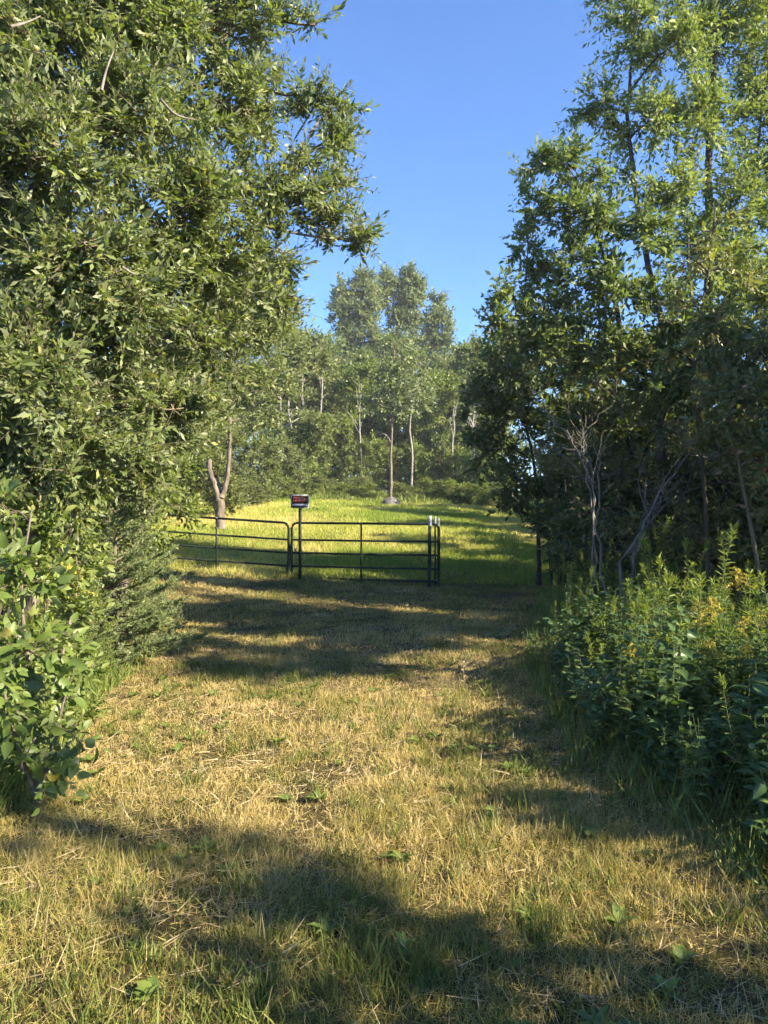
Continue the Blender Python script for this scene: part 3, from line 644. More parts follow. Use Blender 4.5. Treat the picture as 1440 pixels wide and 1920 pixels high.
DN = (.10, .18, .26, .36, .46, .56, .66, .76, .86, .93, .14, .3, .22, .5)
plant([(10.5, 17, 4.2, 2.4, 'bush thicket right of the field corner', 0), (13.5, 22, 5.5, 2.8, 'broad tree behind the right thicket', 1), (11.5, 29, 8, 2.2, 'rounded tree at the right side of the field', 2), (17, 30, 11, 3.2, 'tall tree behind the right side of the field', 0),
       (9.2, 13.5, 6, 1.9, 'dense bush behind the dogwood', 1), (16, 40, 10, 3, 'tree at the far right end of the field', 2), (7.0, 16.0, 4.4, 1.9, 'dark bush just behind the overhanging buckthorn', 2), (8.6, 18.5, 4.4, 2.0, 'tall dark bush at the right field edge', 1), (6.3, 11.0, 4.2, 1.4, 'shaded bush under the tall right hand tree', 0),
       (12, 12.0, 8, 2.4, 'tree far right behind the dogwood', 2), (10.6, 24, 4.0, 2.0, 'bush further along the right field edge', 0), (20, 20, 8.5, 3.2, 'big tree behind the whole right thicket', 1), (6.6, 21.5, 4.2, 1.5, 'bush in the gap right of the field corner', 0), (8.4, 26.5, 5.2, 1.9, 'bush at the right field edge beyond the gap', 2), (8.2, 31.5, 5.0, 1.8, 'bush half way along the right field edge', 1), (9.5, 37, 6.0, 2.2, 'bush near the far right corner of the field', 0), (5.3, 14.6, 3.6, 1.1, 'dark bush inside the thicket behind the pale bare stems', 1), (7.2, 13.4, 4.4, 1.4, 'dark bush in the middle of the right thicket', 0)],
      {}, 'thicket_tree', 'tree', 'trees of the right hand thicket', 7.0, 2.2, DN, .42, M['dark'] and [M['dark']], M['bark_dark'], 60, .07, (.10, .15), leaf_w=.5, size=.19, bd=6, T=10, m=8, twig=.45)
plant([(-8.5, 13, 7, 2.2, 'tree behind the grey willow', 0), (-11, 19, 8, 2.6, 'broad tree left of the forked tree', 1), (-13, 27, 9, 2.8, 'tree at the left side of the field', 0), (-7, 9.5, 5, 1.7, 'bush behind the big willow', 1), (-16, 36, 11, 3.2, 'tall tree at the far left of the field', 1), (-9.5, 28, 6, 2.0, 'soft green tree behind the forked tree', 1), (-5.9, 12.2, 3.4, 1.2, 'light bush behind the left gate panel', 0), (-8.2, 17.5, 4.2, 1.5, 'bush left of the forked tree', 0), (-6.6, 29, 4.6, 1.5, 'bush seen through the fork of the forked tree', 1), (-9.8, 33, 6.5, 2.2, 'tree far behind the forked tree', 1), (-7.6, 38, 5.0, 1.8, 'bush at the far left corner of the field', 0), (-11.5, 44, 9, 3.0, 'tree beyond the far left corner of the field', 1)],
      {}, 'hedge_tree', 'tree', 'trees of the left hand hedge', 7.0, 2.2, DN, .42, [M['wood_leaf'], M['willow_fine']], M['bark'], 80, .07, (.10, .15), leaf_w=.45, size=.19, bd=6, T=10, m=8, twig=.45)

# --- forked tree left of the field
bf = gpt(414, 24)
def cone_lobes(px, top, bot, d, wpx, n, seed, narrow=.5):
    r = np.random.default_rng(seed); out = []
    for k in range(n):
        f = (k + .5) / n
        py = top + (bot - top) * f; w = wpx * (narrow + (1 - narrow) * math.sin(math.pi * min(1, .25 + .7 * f)))
        out.append(lob(px + r.normal(0, .45) * w, py, d + r.normal(0, .012) * d, w * r.uniform(.55, .8), max((bot - top) / n * 1.1, w * .45)))
    return out
grow('forked_tree', 'tree with a low fork and a sawn off limb left of the field', 'tree', bf,
     [([bf, at(412, 938, 24)], .17, .155), ([at(412, 940, 24), at(424, 905, 24), at(430, 860, 24), at(432, 780, 24), at(436, 690, 24), at(440, 600, 24)], .105, .03),
      ([at(411, 940, 24), at(402, 910, 24), at(394, 885, 24), at(393, 862, 24)], .10, .085), ([at(414, 930, 24), at(408, 905, 24.2), at(406, 892, 24.2)], .07, .06), ([at(432, 790, 24), at(416, 740, 24), at(412, 690, 24)], .05, .02)],
     [lob(440, 620, 24, 60, 60), lob(490, 690, 24, 55, 50), lob(420, 720, 24, 60, 45), lob(480, 780, 24.5, 55, 40), lob(390, 800, 24, 45, 30), lob(520, 620, 24.3, 45, 50), lob(370, 680, 24, 60, 70), lob(530, 740, 24.3, 40, 45)],
     M['willow_fine'], M['bark'], leaf=lf_rhomb, leaf_w=.4, size=.16, bd=5, T=11, m=8, twig=.55, seed=71, limb_r=.02, twig_tube=False)

# --- slim tree with the boulder
bs = gpt(733, 41)
grow('slim_tree', 'slim straight trunked tree rising beside the boulder', 'tree', bs,
     [([bs, at(733, 860, 41), at(735, 790, 41), at(737, 720, 41), at(740, 640, 41)], .10, .035), ([at(733, 830, 41), at(722, 815, 41), at(706, 815, 41.3)], .07, .04), ([at(735, 800, 41), at(725, 770, 41), at(712, 745, 41)], .06, .03), ([at(736, 790, 41), at(752, 760, 41), at(764, 735, 41)], .06, .03)],
     [lob(745, 650, 41, 45, 30), lob(720, 700, 41, 45, 35), lob(765, 700, 41, 40, 35), lob(700, 760, 41, 35, 28), lob(755, 765, 41.2, 35, 28), lob(785, 745, 41, 28, 30), lob(735, 730, 41, 40, 40)],
     M['poplar'], M['bark'], leaf=lf_rhomb, leaf_w=.5, size=.22, bd=3.6, T=10, m=8, twig=.8, seed=72, limb_r=.02, twig_tube=False, bare=.15)

# --- background wood
def poplar(label, px, d, lobes, seed, lean=0):
    bb = gpt(px, d); top = at(lobes[0][0], lobes[0][1], d)
    grow('poplar_tree', label, 'tree', bb, [([bb, bb * .5 + top * .5 + [.2, 0, 0], top], .26, .05), ([bb * .6 + top * .4, at(lobes[1][0], lobes[1][1], d)], .12, .04), ([bb * .65 + top * .35, at(lobes[2][0], lobes[2][1], d)], .12, .04)],
         [lob(x, y, d, rx * 1.08, ry * 1.08) for x, y, rx, ry in lobes], M['poplar'], M['bark_pale'], leaf=lf_rhomb, leaf_w=.6, size=.30, bd=4.6, T=10, m=8, twig=.8, seed=seed, twig_tube=False, limb_r=.02, branch_r=.02)
poplar('left of the three tall poplars rising above the wood', 672, 74, [(685, 535, 24, 26), (650, 545, 26, 26), (640, 590, 28, 30), (680, 590, 30, 34), (700, 560, 20, 34), (655, 640, 30, 30), (695, 640, 26, 34), (670, 690, 30, 28), (700, 700, 20, 26), (640, 680, 20, 22)], 101)
poplar('tallest poplar in the middle of the skyline', 745, 76, [(735, 524, 22, 22), (770, 525, 26, 24), (725, 560, 18, 28), (765, 570, 30, 28), (780, 545, 16, 28), (745, 600, 22, 26), (775, 610, 22, 24), (735, 650, 26, 28), (768, 660, 24, 26), (745, 700, 26, 26)], 102)
poplar('narrow poplar right of the tallest one', 818, 72, [(820, 568, 14, 18), (812, 600, 20, 24), (832, 605, 16, 22), (806, 640, 20, 24), (830, 645, 20, 26), (815, 685, 26, 26), (838, 690, 18, 22), (820, 730, 26, 24)], 103)
WN = (.28, .38, .46, .55, .63, .72, .80, .88, .94, .5, .68)
def wpx(px, d): return (px - 720) * d / F
plant([(wpx(px, d), d, hh, ww, lab, k) for px, d, hh, ww, lab, k in [
    (595, 62, 14.3, 3.0, 'tree just left of the poplars at the wood edge', 0), (565, 55, 12.5, 2.6, 'tree at the left end of the wood, right of the forked tree', 1), (640, 52, 9.5, 2.3, 'bright low tree in front of the left poplar', 2), (700, 58, 12, 2.8, 'tree between the poplars and the slim tree', 1),
    (775, 60, 13, 2.8, 'shaded tree behind the slim tree', 0), (862, 60, 13.2, 3.0, 'tree right of the narrow poplar below the skyline', 0), (905, 50, 11.2, 2.8, 'dark tree next to the buckthorn at the right field edge', 0), (815, 54, 10, 2.4, 'low pale green tree right of the slim tree', 2),
    (525, 47, 12.5, 2.6, 'tree half hidden behind the forked tree', 3), (475, 46, 12, 2.8, 'soft green tree left of the sign, foliage to the ground', 3), (400, 48, 14, 3.2, 'tree at the far left behind the forked tree', 1), (715, 86, 19, 4.2, 'distant tree closing the gap under the poplars', 0),
    (870, 86, 19, 4.2, 'distant tree closing the gap right of the poplars', 1), (600, 88, 20, 4.2, 'distant tree closing the gap left of the poplars', 1), (960, 70, 19, 4.0, 'distant tree far right behind the buckthorn', 1), (665, 80, 17, 4.0, 'distant tree below the left poplar', 0), (790, 82, 17, 4, 'distant tree below the narrow poplar', 1),
    (550, 75, 16.5, 3.6, 'distant tree behind the left end of the wood', 0), (745, 53, 8.5, 2.2, 'small tree just behind the slim tree', 2), (680, 64, 11, 2.6, 'mid height tree behind the sign', 3), (835, 66, 13, 3, 'mid height tree below the narrow poplar', 3), (920, 60, 13.0, 3.0, 'tree behind the dark tree at the right field edge', 1), (610, 54, 9, 2.3, 'low soft green tree left of the bright low tree', 3)]],
    {}, 'woodland_tree', 'tree', 'trees of the wood behind the field', 13.0, 2.8, WN, .40, [M['wood_leaf'], M['wood_leaf'], M['bright_leaf'], M['willow_fine']], M['bark_pale'], 110, .13, (.06, .10), leaf_w=.55, size=.27, bd=3.8, T=10, m=8, twig=.7, branch_r=.02)
def far_wood():
    r = np.random.default_rng(190); a = Acc()
    nc, per = 560, 110
    y = r.uniform(64, 96, nc); x = r.uniform(-48, 48, nc)
    top = 13 + 5 * fnoise(x * .12, y * .1, 2); z = terrain(x, y) + top * r.random(nc) ** 1.3
    i = np.repeat(np.arange(nc), per); d = nrm(r.normal(0, 1, (nc * per, 3))) * (r.random(nc * per) ** .4)[:, None] * np.array([2.0, 2.0, 1.3])
    P = np.stack([x, y, z], -1)[i] + d; P[:, 2] = np.maximum(P[:, 2], terrain(P[:, 0], P[:, 1]) + .1)
    n = nc * per
    a.add(*scatter(lf_rhomb(.6), P, r.normal(0, 1, (n, 3)), r.normal(0, .8, (n, 3)) + [0, 0, 1.], .42 * r.uniform(.6, 1.2, n), np.clip(r.normal(.35, .2, n) + r.normal(0, .12, nc)[i], 0, 1)))
    o = link('far_wood', a.mesh('far_wood', [M['wood_leaf']])); o['kind'] = 'stuff'; tag(o, 'mass of green undergrowth deep in the wood behind the field', 'wood')
far_wood()
# low shrubs in front of the wood
plant([(wpx(px, d), d, hh, ww, lab, k) for px, d, hh, ww, lab, k in [
    (590, 48, 3.6, 1.5, 'low bush at the wood edge left of the sign', 0), (660, 48, 3.6, 1.5, 'low bush at the wood edge behind the sign', 1), (780, 48, 3.8, 1.4, 'low bush at the wood edge right of the slim tree', 0), (830, 48, 4.8, 1.4, 'taller bush right of the slim tree', 1), (880, 47, 3.4, 1.6, 'low bush by the right field edge', 0), (930, 45, 3.2, 1.5, 'low bush under the dark buckthorn', 1),
    (490, 38, 3.2, 1.3, 'young bush at the left field edge', 2), (545, 42, 2.8, 1.2, 'small green bush left of the sign', 2), (440, 36, 2.4, 1.0, 'small bush right of the forked tree', 2), (620, 50, 4.4, 1.5, 'leafy bush left of the crooked pale stem', 1), (700, 50, 4.2, 1.6, 'leafy bush just left of the slim tree', 0), (745, 51, 3.4, 1.5, 'leafy bush behind the boulder', 1), (560, 46, 4.2, 1.5, 'leafy bush at the left end of the wood', 0), (855, 52, 4.6, 1.6, 'leafy bush behind the pale stem on the right', 2), (805, 53, 4.6, 1.7, 'leafy bush right of the pale forked stem', 2), (910, 52, 5, 1.8, 'leafy bush behind the low bush at the right field edge', 0), (515, 44, 4, 1.5, 'bush behind the young bush at the left field edge', 1), (640, 55, 5, 1.8, 'bush in the shade of the bright low tree', 2), (760, 56, 5, 1.8, 'bush in the shade behind the slim tree', 2)] + [(px, d, hh, ww, 'low leafy weed mound in the meadow strip before the wood', k) for px, d, hh, ww, k in [(575, 43.5, 1.1, 1.0, 0), (610, 44.5, 1.4, 1.1, 2), (640, 43.2, 1.0, .9, 0), (668, 44.6, 1.3, 1.2, 2), (695, 43.4, 1.1, .9, 0), (765, 43.3, 1.2, 1.0, 2), (795, 44.4, 1.5, 1.2, 0), (822, 43.0, 1.1, 1.0, 2), (850, 44, 1.5, 1.2, 0), (880, 42.6, 1.2, 1.1, 2), (910, 42, 1.5, 1.1, 0), (935, 41, 1.3, 1.0, 2), (520, 41, 1.3, 1.0, 0), (480, 35.5, 1.2, .9, 2)]]],
    {}, 'edge_bush', 'bush', 'bushes along the wood edge', 3.6, 1.5, (.15, .22, .3, .4, .5, .6, .72, .84, .92, .2), .42, [M['bright_leaf'], M['wood_leaf'], M['willow_fine']], M['bark'], 130, .04, (.12, .17), leaf_w=.5, size=.17, bd=9, T=9, m=8, twig=.4)
# bare pale stems at the wood edge
for i, (px, d, pts, lab) in enumerate([(597, 50, [(600, 800), (604, 720), (600, 640)], 'pale bare stem left of the bright low tree'), (573, 52, [(572, 800), (566, 720), (578, 660)], 'pale bare stem at the left end of the wood'), (680, 49, [(676, 840), (674, 780), (678, 720)], 'crooked pale stem behind the sign'),
        (770, 46, [(773, 850), (768, 800), (778, 740), (792, 700)], 'pale forked stem right of the slim tree'), (850, 48, [(848, 840), (852, 800), (850, 770)], 'pale stem at the right of the wood'), (889, 46, [(888, 850), (886, 800), (890, 770)], 'thin pale stem near the right field edge'), (545, 48, [(548, 820), (540, 760), (552, 700)], 'slanting pale stem behind the forked tree')]):
    bb = gpt(px, d); root = thing('bare_stem', lab, 'tree', bb, 'pale stems along the wood edge')
    a = Acc(); P = [bb] + [at(x, y, d) for x, y in pts]; c = curve(P, 14); V, Q = tubes(c[None], np.linspace(.10, .03, 14)[None], 6); a.add(V, Q)
    link('trunk', a.mesh('trunk', [M['bark_pale']], bb, True), root)
    a = Acc(); r = np.random.default_rng(150 + i)
    for k in range(6):
        j = r.integers(6, 14); p = c[j]; e = p + np.array([r.normal(0, .45), r.normal(0, .3), r.uniform(.8, 1.8)])
        V, Q = tubes(curve([p, (p + e) / 2 + r.normal(0, .12, 3), e], 6)[None], np.linspace(.032, .01, 6)[None], 4); a.add(V, Q)
    link('branches', a.mesh('branches', [M['bark_pale']], bb, True), root, kind='stuff')

# boulder
def boulder(px, d, w, h):
    bb = gpt(px, d); r = np.random.default_rng(4)
    nu, nv = 22, 12; th = np.linspace(0, 2 * math.pi, nu, endpoint=False); ph = np.linspace(-.5, math.pi / 2, nv)
    T_, P_ = np.meshgrid(th, ph); dirs = np.stack([np.cos(P_) * np.cos(T_), np.cos(P_) * np.sin(T_), np.sin(P_)], -1)
    k = 1 + .18 * (fnoise(dirs[..., 0] * 1.6 + 5, dirs[..., 1] * 1.6 + dirs[..., 2], 3) - .5) * 2
    V = (dirs * k[..., None] * np.array([w / 2, w * .4, h])).reshape(-1, 3)
    idx = np.arange(nu * nv).reshape(nv, nu); a0 = idx[:-1]; a1 = np.roll(a0, -1, 1); c0 = idx[1:]; c1 = np.roll(c0, -1, 1)
    o = link('boulder', build_mesh('boulder', V, np.stack([a0, a1, c1, c0], -1).reshape(-1, 4), mats=[M['rock']], smooth_shade=True), loc=bb)
    tag(o, 'rounded grey boulder at the foot of the slim tree', 'boulder')
boulder(733, 40.0, 1.05, .42)

# --- young spruce on the left, and a second one deeper in the bushes
def spruce(px, d, h, w, label, seed, nwh=11, shoots=1.0):
    bb = gpt(px, d); r = np.random.default_rng(seed)
    root = thing('young_spruce', label, 'spruce', bb)
    a = Acc(); V, Q = tubes(np.array([[bb, bb + [0, 0, h * .5], bb + [.02, 0, h]]]), np.array([[.035, .022, .005]]), 7); a.add(V, Q)
    link('trunk', a.mesh('trunk', [M['bark']], bb, True), root)
    br = Acc(); nd = Acc()
    SPs, SDs, SLs = [], [], []
    for k in range(nwh):
        f = k / (nwh - 1); z = h * (.05 + .9 * f); L = w * (1 - f) ** .75 * r.uniform(.9, 1.1) + .06
        nb = int(7 + 4 * (1 - f))
        for j in range(nb):
            az = 2 * math.pi * (j + r.random()) / nb
            o = np.array([math.cos(az), math.sin(az), 0]); s = bb + [0, 0, z + r.normal(0, .03)]
            e = s + o * L * r.uniform(.75, 1.1) + np.array([0, 0, L * (.18 + .5 * f)])
            mid = (s + e) / 2 - np.array([0, 0, .06 * L])
            c = curve([s, mid, e], 7); V, Q = tubes(c[None], np.linspace(.010, .003, 7)[None], 4); br.add(V, Q)
            ns = max(5, int(shoots * 38 * L))
            tt = .22 + .78 * (np.arange(ns) + r.random(ns)) / ns
            p = np.stack([np.interp(tt * 6, np.arange(7), c[:, q]) for q in range(3)], -1)
            side = np.cross(o, [0, 0, 1.]) * np.where(np.arange(ns) % 2, 1, -1)[:, None]
            dirs = nrm(o * .9 + side * r.uniform(.4, .95, (ns, 1)) + np.array([0, 0, .42]) + r.normal(0, .2, (ns, 3)))
            SPs.append(p); SDs.append(dirs); SLs.append(.19 * (1.15 - .5 * tt) * r.uniform(.7, 1.2, ns) * min(1.2, .6 + L))
            SPs.append(c[-2:-1]); SDs.append(nrm(c[-1:] - c[-2:-1])); SLs.append(np.array([.12]))
    P = np.vstack(SPs); D = np.vstack(SDs); Ln = np.concatenate(SLs)
    V, Q = tubes(np.stack([P, P + D * Ln[:, None]], 1), np.broadcast_to(np.array([.004, .002]), (len(P), 2)), 3); br.add(V, Q)
    m = 36; n = len(P); i = np.repeat(np.arange(n), m); f = np.tile((np.arange(m) + .5) / m, n)
    u = nrm(np.cross(D, nrm(r.normal(0, 1, (n, 3))))); v = np.cross(D, u); an = np.tile(np.arange(m) * 2.4, n)
    rad = u[i] * np.cos(an)[:, None] + v[i] * np.sin(an)[:, None]
    pos = P[i] + D[i] * (Ln[i] * f)[:, None]
    dn = nrm(rad + D[i] * .85)
    nd.add(*scatter(BLADET, pos, dn, nrm(r.normal(0, 1, (n * m, 3))), .034 * (.75 + .4 * r.random(n * m)), np.clip(.25 + .6 * f + r.normal(0, .12, n * m), 0, 1), W=np.full(n * m, .26)))
    link('needles', nd.mesh('needles', [M['needle']], bb), root, kind='stuff')
    link('branches', br.mesh('branches', [M['twig']], bb, True), root, kind='stuff')
spruce(215, 7.6, 1.85, .80, 'young blue green spruce left of the strip in front of the gate', 201)
spruce(90, 6.6, 1.5, .7, 'small spruce half hidden behind the broadleaf sapling', 202, shoots=.5)


# ------------------------------------------------------------------ gate, posts, sign
def tube_obj(name, pts, r, mat, parent, off, sides=10, n=None, cap=True):
    P = np.asarray(pts, float)
    V, Q = tubes(P[None], np.full((1, len(P)), r), sides)
    a = Acc(); a.add(V, Q)
    return link(name, a.mesh(name, [mat], off, True), parent)

def arc(c, u, v, r, a0, a1, n=7):
    t = np.linspace(a0, a1, n)[:, None]
    return c + r * (np.cos(t) * u + np.sin(t) * v)

def gate_panel(label, A, B, H, heights, braces, drop):
    """A left end, B right end, both at the level of the bottom rail; every rail is a part"""
    A = np.asarray(A, float); B = np.asarray(B, float)
    root = thing('tube_gate', label, 'gate', A)
    L = np.linalg.norm(B - A); u = (B - A) / L; z = np.array([0, 0, 1.]); r = .13; R = .027
    # frame: up the left side, rounded top corners, down the right side, along the bottom
    pts = [A + u * .0, A + z * (H - r)]
    pts = np.vstack([[A + z * .0], [A + z * (H - r)], arc(A + u * r + z * (H - r), -u, z, r, 0, math.pi / 2)[1:], arc(B - u * r + z * (H - r), z, u, r, 0, math.pi / 2), [B + z * 0], [A - u * .0]])
    P = np.vstack([A, A + z * .5 * H, arc(A + u * r + z * (H - r), -u, z, r, 0, math.pi / 2), A + u * L * .5 + z * H, arc(B - u * r + z * (H - r), z, u, r, 0, math.pi / 2), B + z * .5 * H, B])
    tube_obj('frame', P, R, M['gate'], root, A)
    for h in heights:
        tube_obj('rail', [A + z * h + u * .012, A + z * h + u * L * .5 - z * .006, B + z * h - u * .012], .023 if h > 0 else R, M['gate'], root, A)
    for f in braces:
        p = A + u * L * f - np.cross(u, z) * -.024
        a = Acc(); w = u * .019; dd = np.cross(u, z) * .004
        lo = p + z * (-.02); hi = p + z * (H + .01)
        Vb = np.array([lo - w - dd, lo + w - dd, hi + w - dd, hi - w - dd, lo - w + dd, lo + w + dd, hi + w + dd, hi - w + dd])
        a.add(Vb, [[0, 1, 2, 3], [7, 6, 5, 4], [0, 4, 5, 1], [1, 5, 6, 2], [2, 6, 7, 3], [3, 7, 4, 0]])
        link('brace', a.mesh('brace', [M['gate']], A), root)
        cl = Acc(); c = p + z * (H + .015)
        Vb = np.array([c + sx * u * .035 + sy * np.cross(u, z) * .03 + sz * z * .012 for sx in (-1, 1) for sy in (-1, 1) for sz in (-1, 1)])
        cl.add(Vb, [[0, 1, 3, 2], [4, 6, 7, 5], [0, 4, 5, 1], [2, 3, 7, 6], [0, 2, 6, 4], [1, 5, 7, 3]])
        link('brace_clip', cl.mesh('brace_clip', [M['gate_worn']], A), root)
        if drop:
            tube_obj('drop_rod', [p + z * .02, p - z * (drop)], .007, M['gate_worn'], root, A, 6)
    return root
HTS = [0.0, .26, .55, .84]
gL = at(547, 1083, 15.7); gR = at(823, 1090, 15.0)
gate_panel('right hand tubular gate panel between the sign and the white tipped posts', gL, gR, 1.21, HTS, [.485], .24)
g2R = at(541, 1083, 15.72); g2L = at(258, 1062, 16.1)
gate_panel('left hand tubular gate panel running into the bushes', g2L, g2R, 1.21, HTS, [.53], .10)

def t_post(label, px, base_py, top_py, d, tip_px, w=.042, group='white tipped posts at the gate end', lean=0.0):
    b = at(px, base_py, d); b[2] = float(terrain(b[0], b[1])) - .05
    top = at(px, top_py, d)[2]; h = top - b[2]; tip = tip_px * d / F
    root = thing('steel_post', label, 'post', b, group); 
    def tee(z0, z1, g):
        s = w / 2 + g; t = .005 + g
        prof = [(-s, -t), (s, -t), (s, t), (t, t), (t, s * 1.3), (-t, s * 1.3), (-t, t), (-s, t)]
        n = len(prof); V = np.array([[x + lean * z, y, z] for z in (z0, z1) for x, y in prof])
        Q = [[i, (i + 1) % n, n + (i + 1) % n, n + i] for i in range(n)]
        Q += [[n + 0, n + 1, n + 2, n + 3], [n + 0, n + 3, n + 6, n + 7], [n + 3, n + 4, n + 5, n + 6]]
        return V, Q
    a = Acc(); V, Q = tee(0, h - tip, 0); a.add(V, Q); link('shaft', a.mesh('shaft', [M['post']]), root)
    a = Acc(); V, Q = tee(h - tip - .004, h, .0012); a.add(V, Q); link('painted_tip', a.mesh('painted_tip', [M['tip']]), root)
    a = Acc()
    for z in np.arange(.15, h - tip - .03, .055):
        V = np.array([[sx * .009 + lean * z, -.006 - sy * .007, z + sz * .007] for sx in (-1, 1) for sy in (0, 1) for sz in (-1, 1)])
        a.add(V, [[0, 1, 3, 2], [4, 6, 7, 5], [0, 4, 5, 1], [2, 3, 7, 6], [0, 2, 6, 4], [1, 5, 7, 3]])
    link('studs', a.mesh('studs', [M['post']]), root, kind='stuff')
    return root
t_post('leftmost of the three white tipped steel posts', 804.5, 1108, 967, 14.7, 19, .070, lean=.012)
t_post('middle one of the three white tipped steel posts', 816, 1108, 968, 15.2, 17, .040)
t_post('rightmost of the three white tipped steel posts', 822, 1108, 971, 14.85, 15, .048)
# post where the two panels meet
mp = at(541, 1104, 15.6); mp[2] = float(terrain(mp[0], mp[1])) - .05
root = thing('meeting_post', 'short dark post where the two gate panels meet', 'post', mp)
a = Acc(); V, Q = tubes(np.array([[mp, mp + [0.015, 0, .45], mp + [.03, 0, .72]]]), np.array([[.052, .05, .045]]), 10); a.add(V, Q); link('shaft', a.mesh('shaft', [M['post']], mp, True), root)
a = Acc(); V, Q = tubes(np.array([[mp + [.03, 0, .70], mp + [.03, 0, .76], mp + [.03, 0, .762]]]), np.array([[.056, .056, .003]]), 10); a.add(V, Q); link('cap', a.mesh('cap', [M['gate']], mp, True), root)

# chain looped between panel and sign post
ch0 = at(549, 1000, 15.45); ch1 = at(560, 1005, 15.3)
root = thing('gate_chain', 'slack steel chain hanging between gate panel and sign post', 'chain', at(554, 1032, 15.4))
cb_ = np.array(root.location)
cp = curve([at(546, 1010, 15.5), ch0 + [0, 0, 0], at(552, 1028, 15.42), at(556, 1029, 15.4), at(560, 1012, 15.32), at(562, 1004, 15.28)], 30)
for i in range(29):
    p = cp[i]; t_ = nrm(cp[i + 1] - cp[i]); s = nrm(np.cross(t_, [0, 1., .2])); 
    if i % 2: s = np.cross(t_, s)
    an = np.linspace(0, 2 * math.pi, 11)
    ring = p + t_ * (np.cos(an) * .022)[:, None] + s * (np.sin(an) * .012)[:, None]
    V, Q = tubes(ring[None], np.full((1, 11), .0045), 5); a = Acc(); a.add(V, Q); link('chain_link', a.mesh('chain_link', [M['chain']], cb_, True), root)
cp2 = curve([at(554, 1030, 15.4), at(555, 1045, 15.4), at(556, 1058, 15.4)], 12)
for i in range(11):
    p = cp2[i]; t_ = np.array([0, 0, 1.]); s = np.array([1., 0, 0]) if i % 2 else np.array([0, 1., 0]); an = np.linspace(0, 2 * math.pi, 11)
    ring = p + t_ * (np.cos(an) * .022)[:, None] + s * (np.sin(an) * .012)[:, None]
    V, Q = tubes(ring[None], np.full((1, 11), .0045), 5); a = Acc(); a.add(V, Q); link('chain_link', a.mesh('chain_link', [M['chain']], cb_, True), root)

# sign on its own post
def box(a, x0, x1, y0, y1, z0, z1):
    V = np.array([[x, y, z] for x in (x0, x1) for y in (y0, y1) for z in (z0, z1)])
    a.add(V, [[0, 1, 3, 2], [4, 6, 7, 5], [0, 4, 5, 1], [2, 3, 7, 6], [0, 2, 6, 4], [1, 5, 7, 3]])
sd_ = 15.2; sb = at(562.5, 1096, sd_); sb[2] = float(terrain(sb[0], sb[1])) - .05
k = sd_ / F
root = thing('notice_sign', 'black notice sign with red lettering on a dark post behind the gate', 'sign', sb)
zt = at(562, 927.5, sd_)[2] - sb[2]; zb = at(562, 953, sd_)[2] - sb[2]; w2 = 17 * k
a = Acc(); box(a, -.032, .032, 0.0, .03, 0, zb + .06); box(a, -.012, .012, -.012, -.0, 0.0, zb - .004); link('post', a.mesh('post', [M['post']]), root)
y = -.02
a = Acc(); box(a, -w2, w2, y, y + .012, zb, zt); link('backing_board', a.mesh('backing_board', [M['sign_frame']]), root)
face = Acc(); box(face, -w2 + .022, w2 - .022, y - .003, y - .0005, zb + .02, zt - .02); pf = link('sign_face', face.mesh('sign_face', [M['sign_black']]), root)
st = Acc(); box(st, -w2 + .035, w2 - .035, y - .006, y - .0035, zb + .045, zb + .092); link('white_strip', st.mesh('white_strip', [M['sign_white']]), pf)
# two rows of worn red capitals, too small in the photograph to read
hgt = zt - zb
for zc, hh, x0, x1, n in ((zb + hgt * .755, .052, -w2 + .05, w2 - .05, 7), (zb + hgt * .535, .056, -w2 + .045, w2 - .045, 8)):
    cw = (x1 - x0) / n; r = np.random.default_rng(int(zc * 1000))
    for i in range(n):
        a = Acc(); xl = x0 + i * cw + cw * .12; xr = x0 + (i + 1) * cw - cw * .12; sw = .012
        box(a, xl, xl + sw, y - .0055, y - .0035, zc - hh / 2, zc + hh / 2)
        box(a, xl + sw + .0003, xr, y - .0055, y - .0035, zc + hh / 2 - .012, zc + hh / 2)
        if i % 3 != 1: box(a, xl + sw + .0003, xr - .004, y - .0055, y - .0035, zc - .006, zc + .006)
        if i % 2: box(a, xr - sw, xr, y - .0057, y - .0036, zc - hh / 2, zc + hh / 2 - .0125)
        link('letter', a.mesh('letter', [M['sign_red']]), pf)

# ------------------------------------------------------------------ dead leaning stems on the right
def dead_shrub(label, stems, d, seed, nb, r0=.05):
    bb = gpt(stems[0][0][0][0], d); root = thing('dead_shrub', label, 'dead shrub', bb); r = np.random.default_rng(seed)
    tr = Acc(); br = Acc()
    for pts, ra in stems:
        P = [gpt(pts[0][0], d)] + [at(x, y, d + dd) for x, y, dd in pts[1:]]
        c = curve(P, 18) + r.normal(0, .022, (18, 3)); V, Q = tubes(c[None], np.linspace(ra, ra * .3, 18)[None], 7); tr.add(V, Q)
        for k_ in range(nb):
            j = r.integers(8, 18); p = c[j]; t_ = nrm(c[min(j + 1, 17)] - c[j - 1])
            e = p + (t_ * .8 + r.normal(0, .6, 3)) * r.uniform(.2, .75)
            q = curve([p, (p + e) / 2 + r.normal(0, .09, 3), e + [0, 0, .06]], 7); V, Q = tubes(q[None], np.linspace(ra * .3, .003, 7)[None], 4); br.add(V, Q)
            for k2 in range(3):
                p2 = q[r.integers(2, 6)]; e2 = p2 + (nrm(e - p) + r.normal(0, .5, 3)) * r.uniform(.12, .35)
                V, Q = tubes(curve([p2, (p2 + e2) / 2 + r.normal(0, .02, 3), e2], 4)[None], np.linspace(.005, .0015, 4)[None], 3); br.add(V, Q)
    link('trunk', tr.mesh('trunk', [M['dead_wood']], bb, True), root); link('branches', br.mesh('branches', [M['dead_wood']], bb, True), root, kind='stuff')
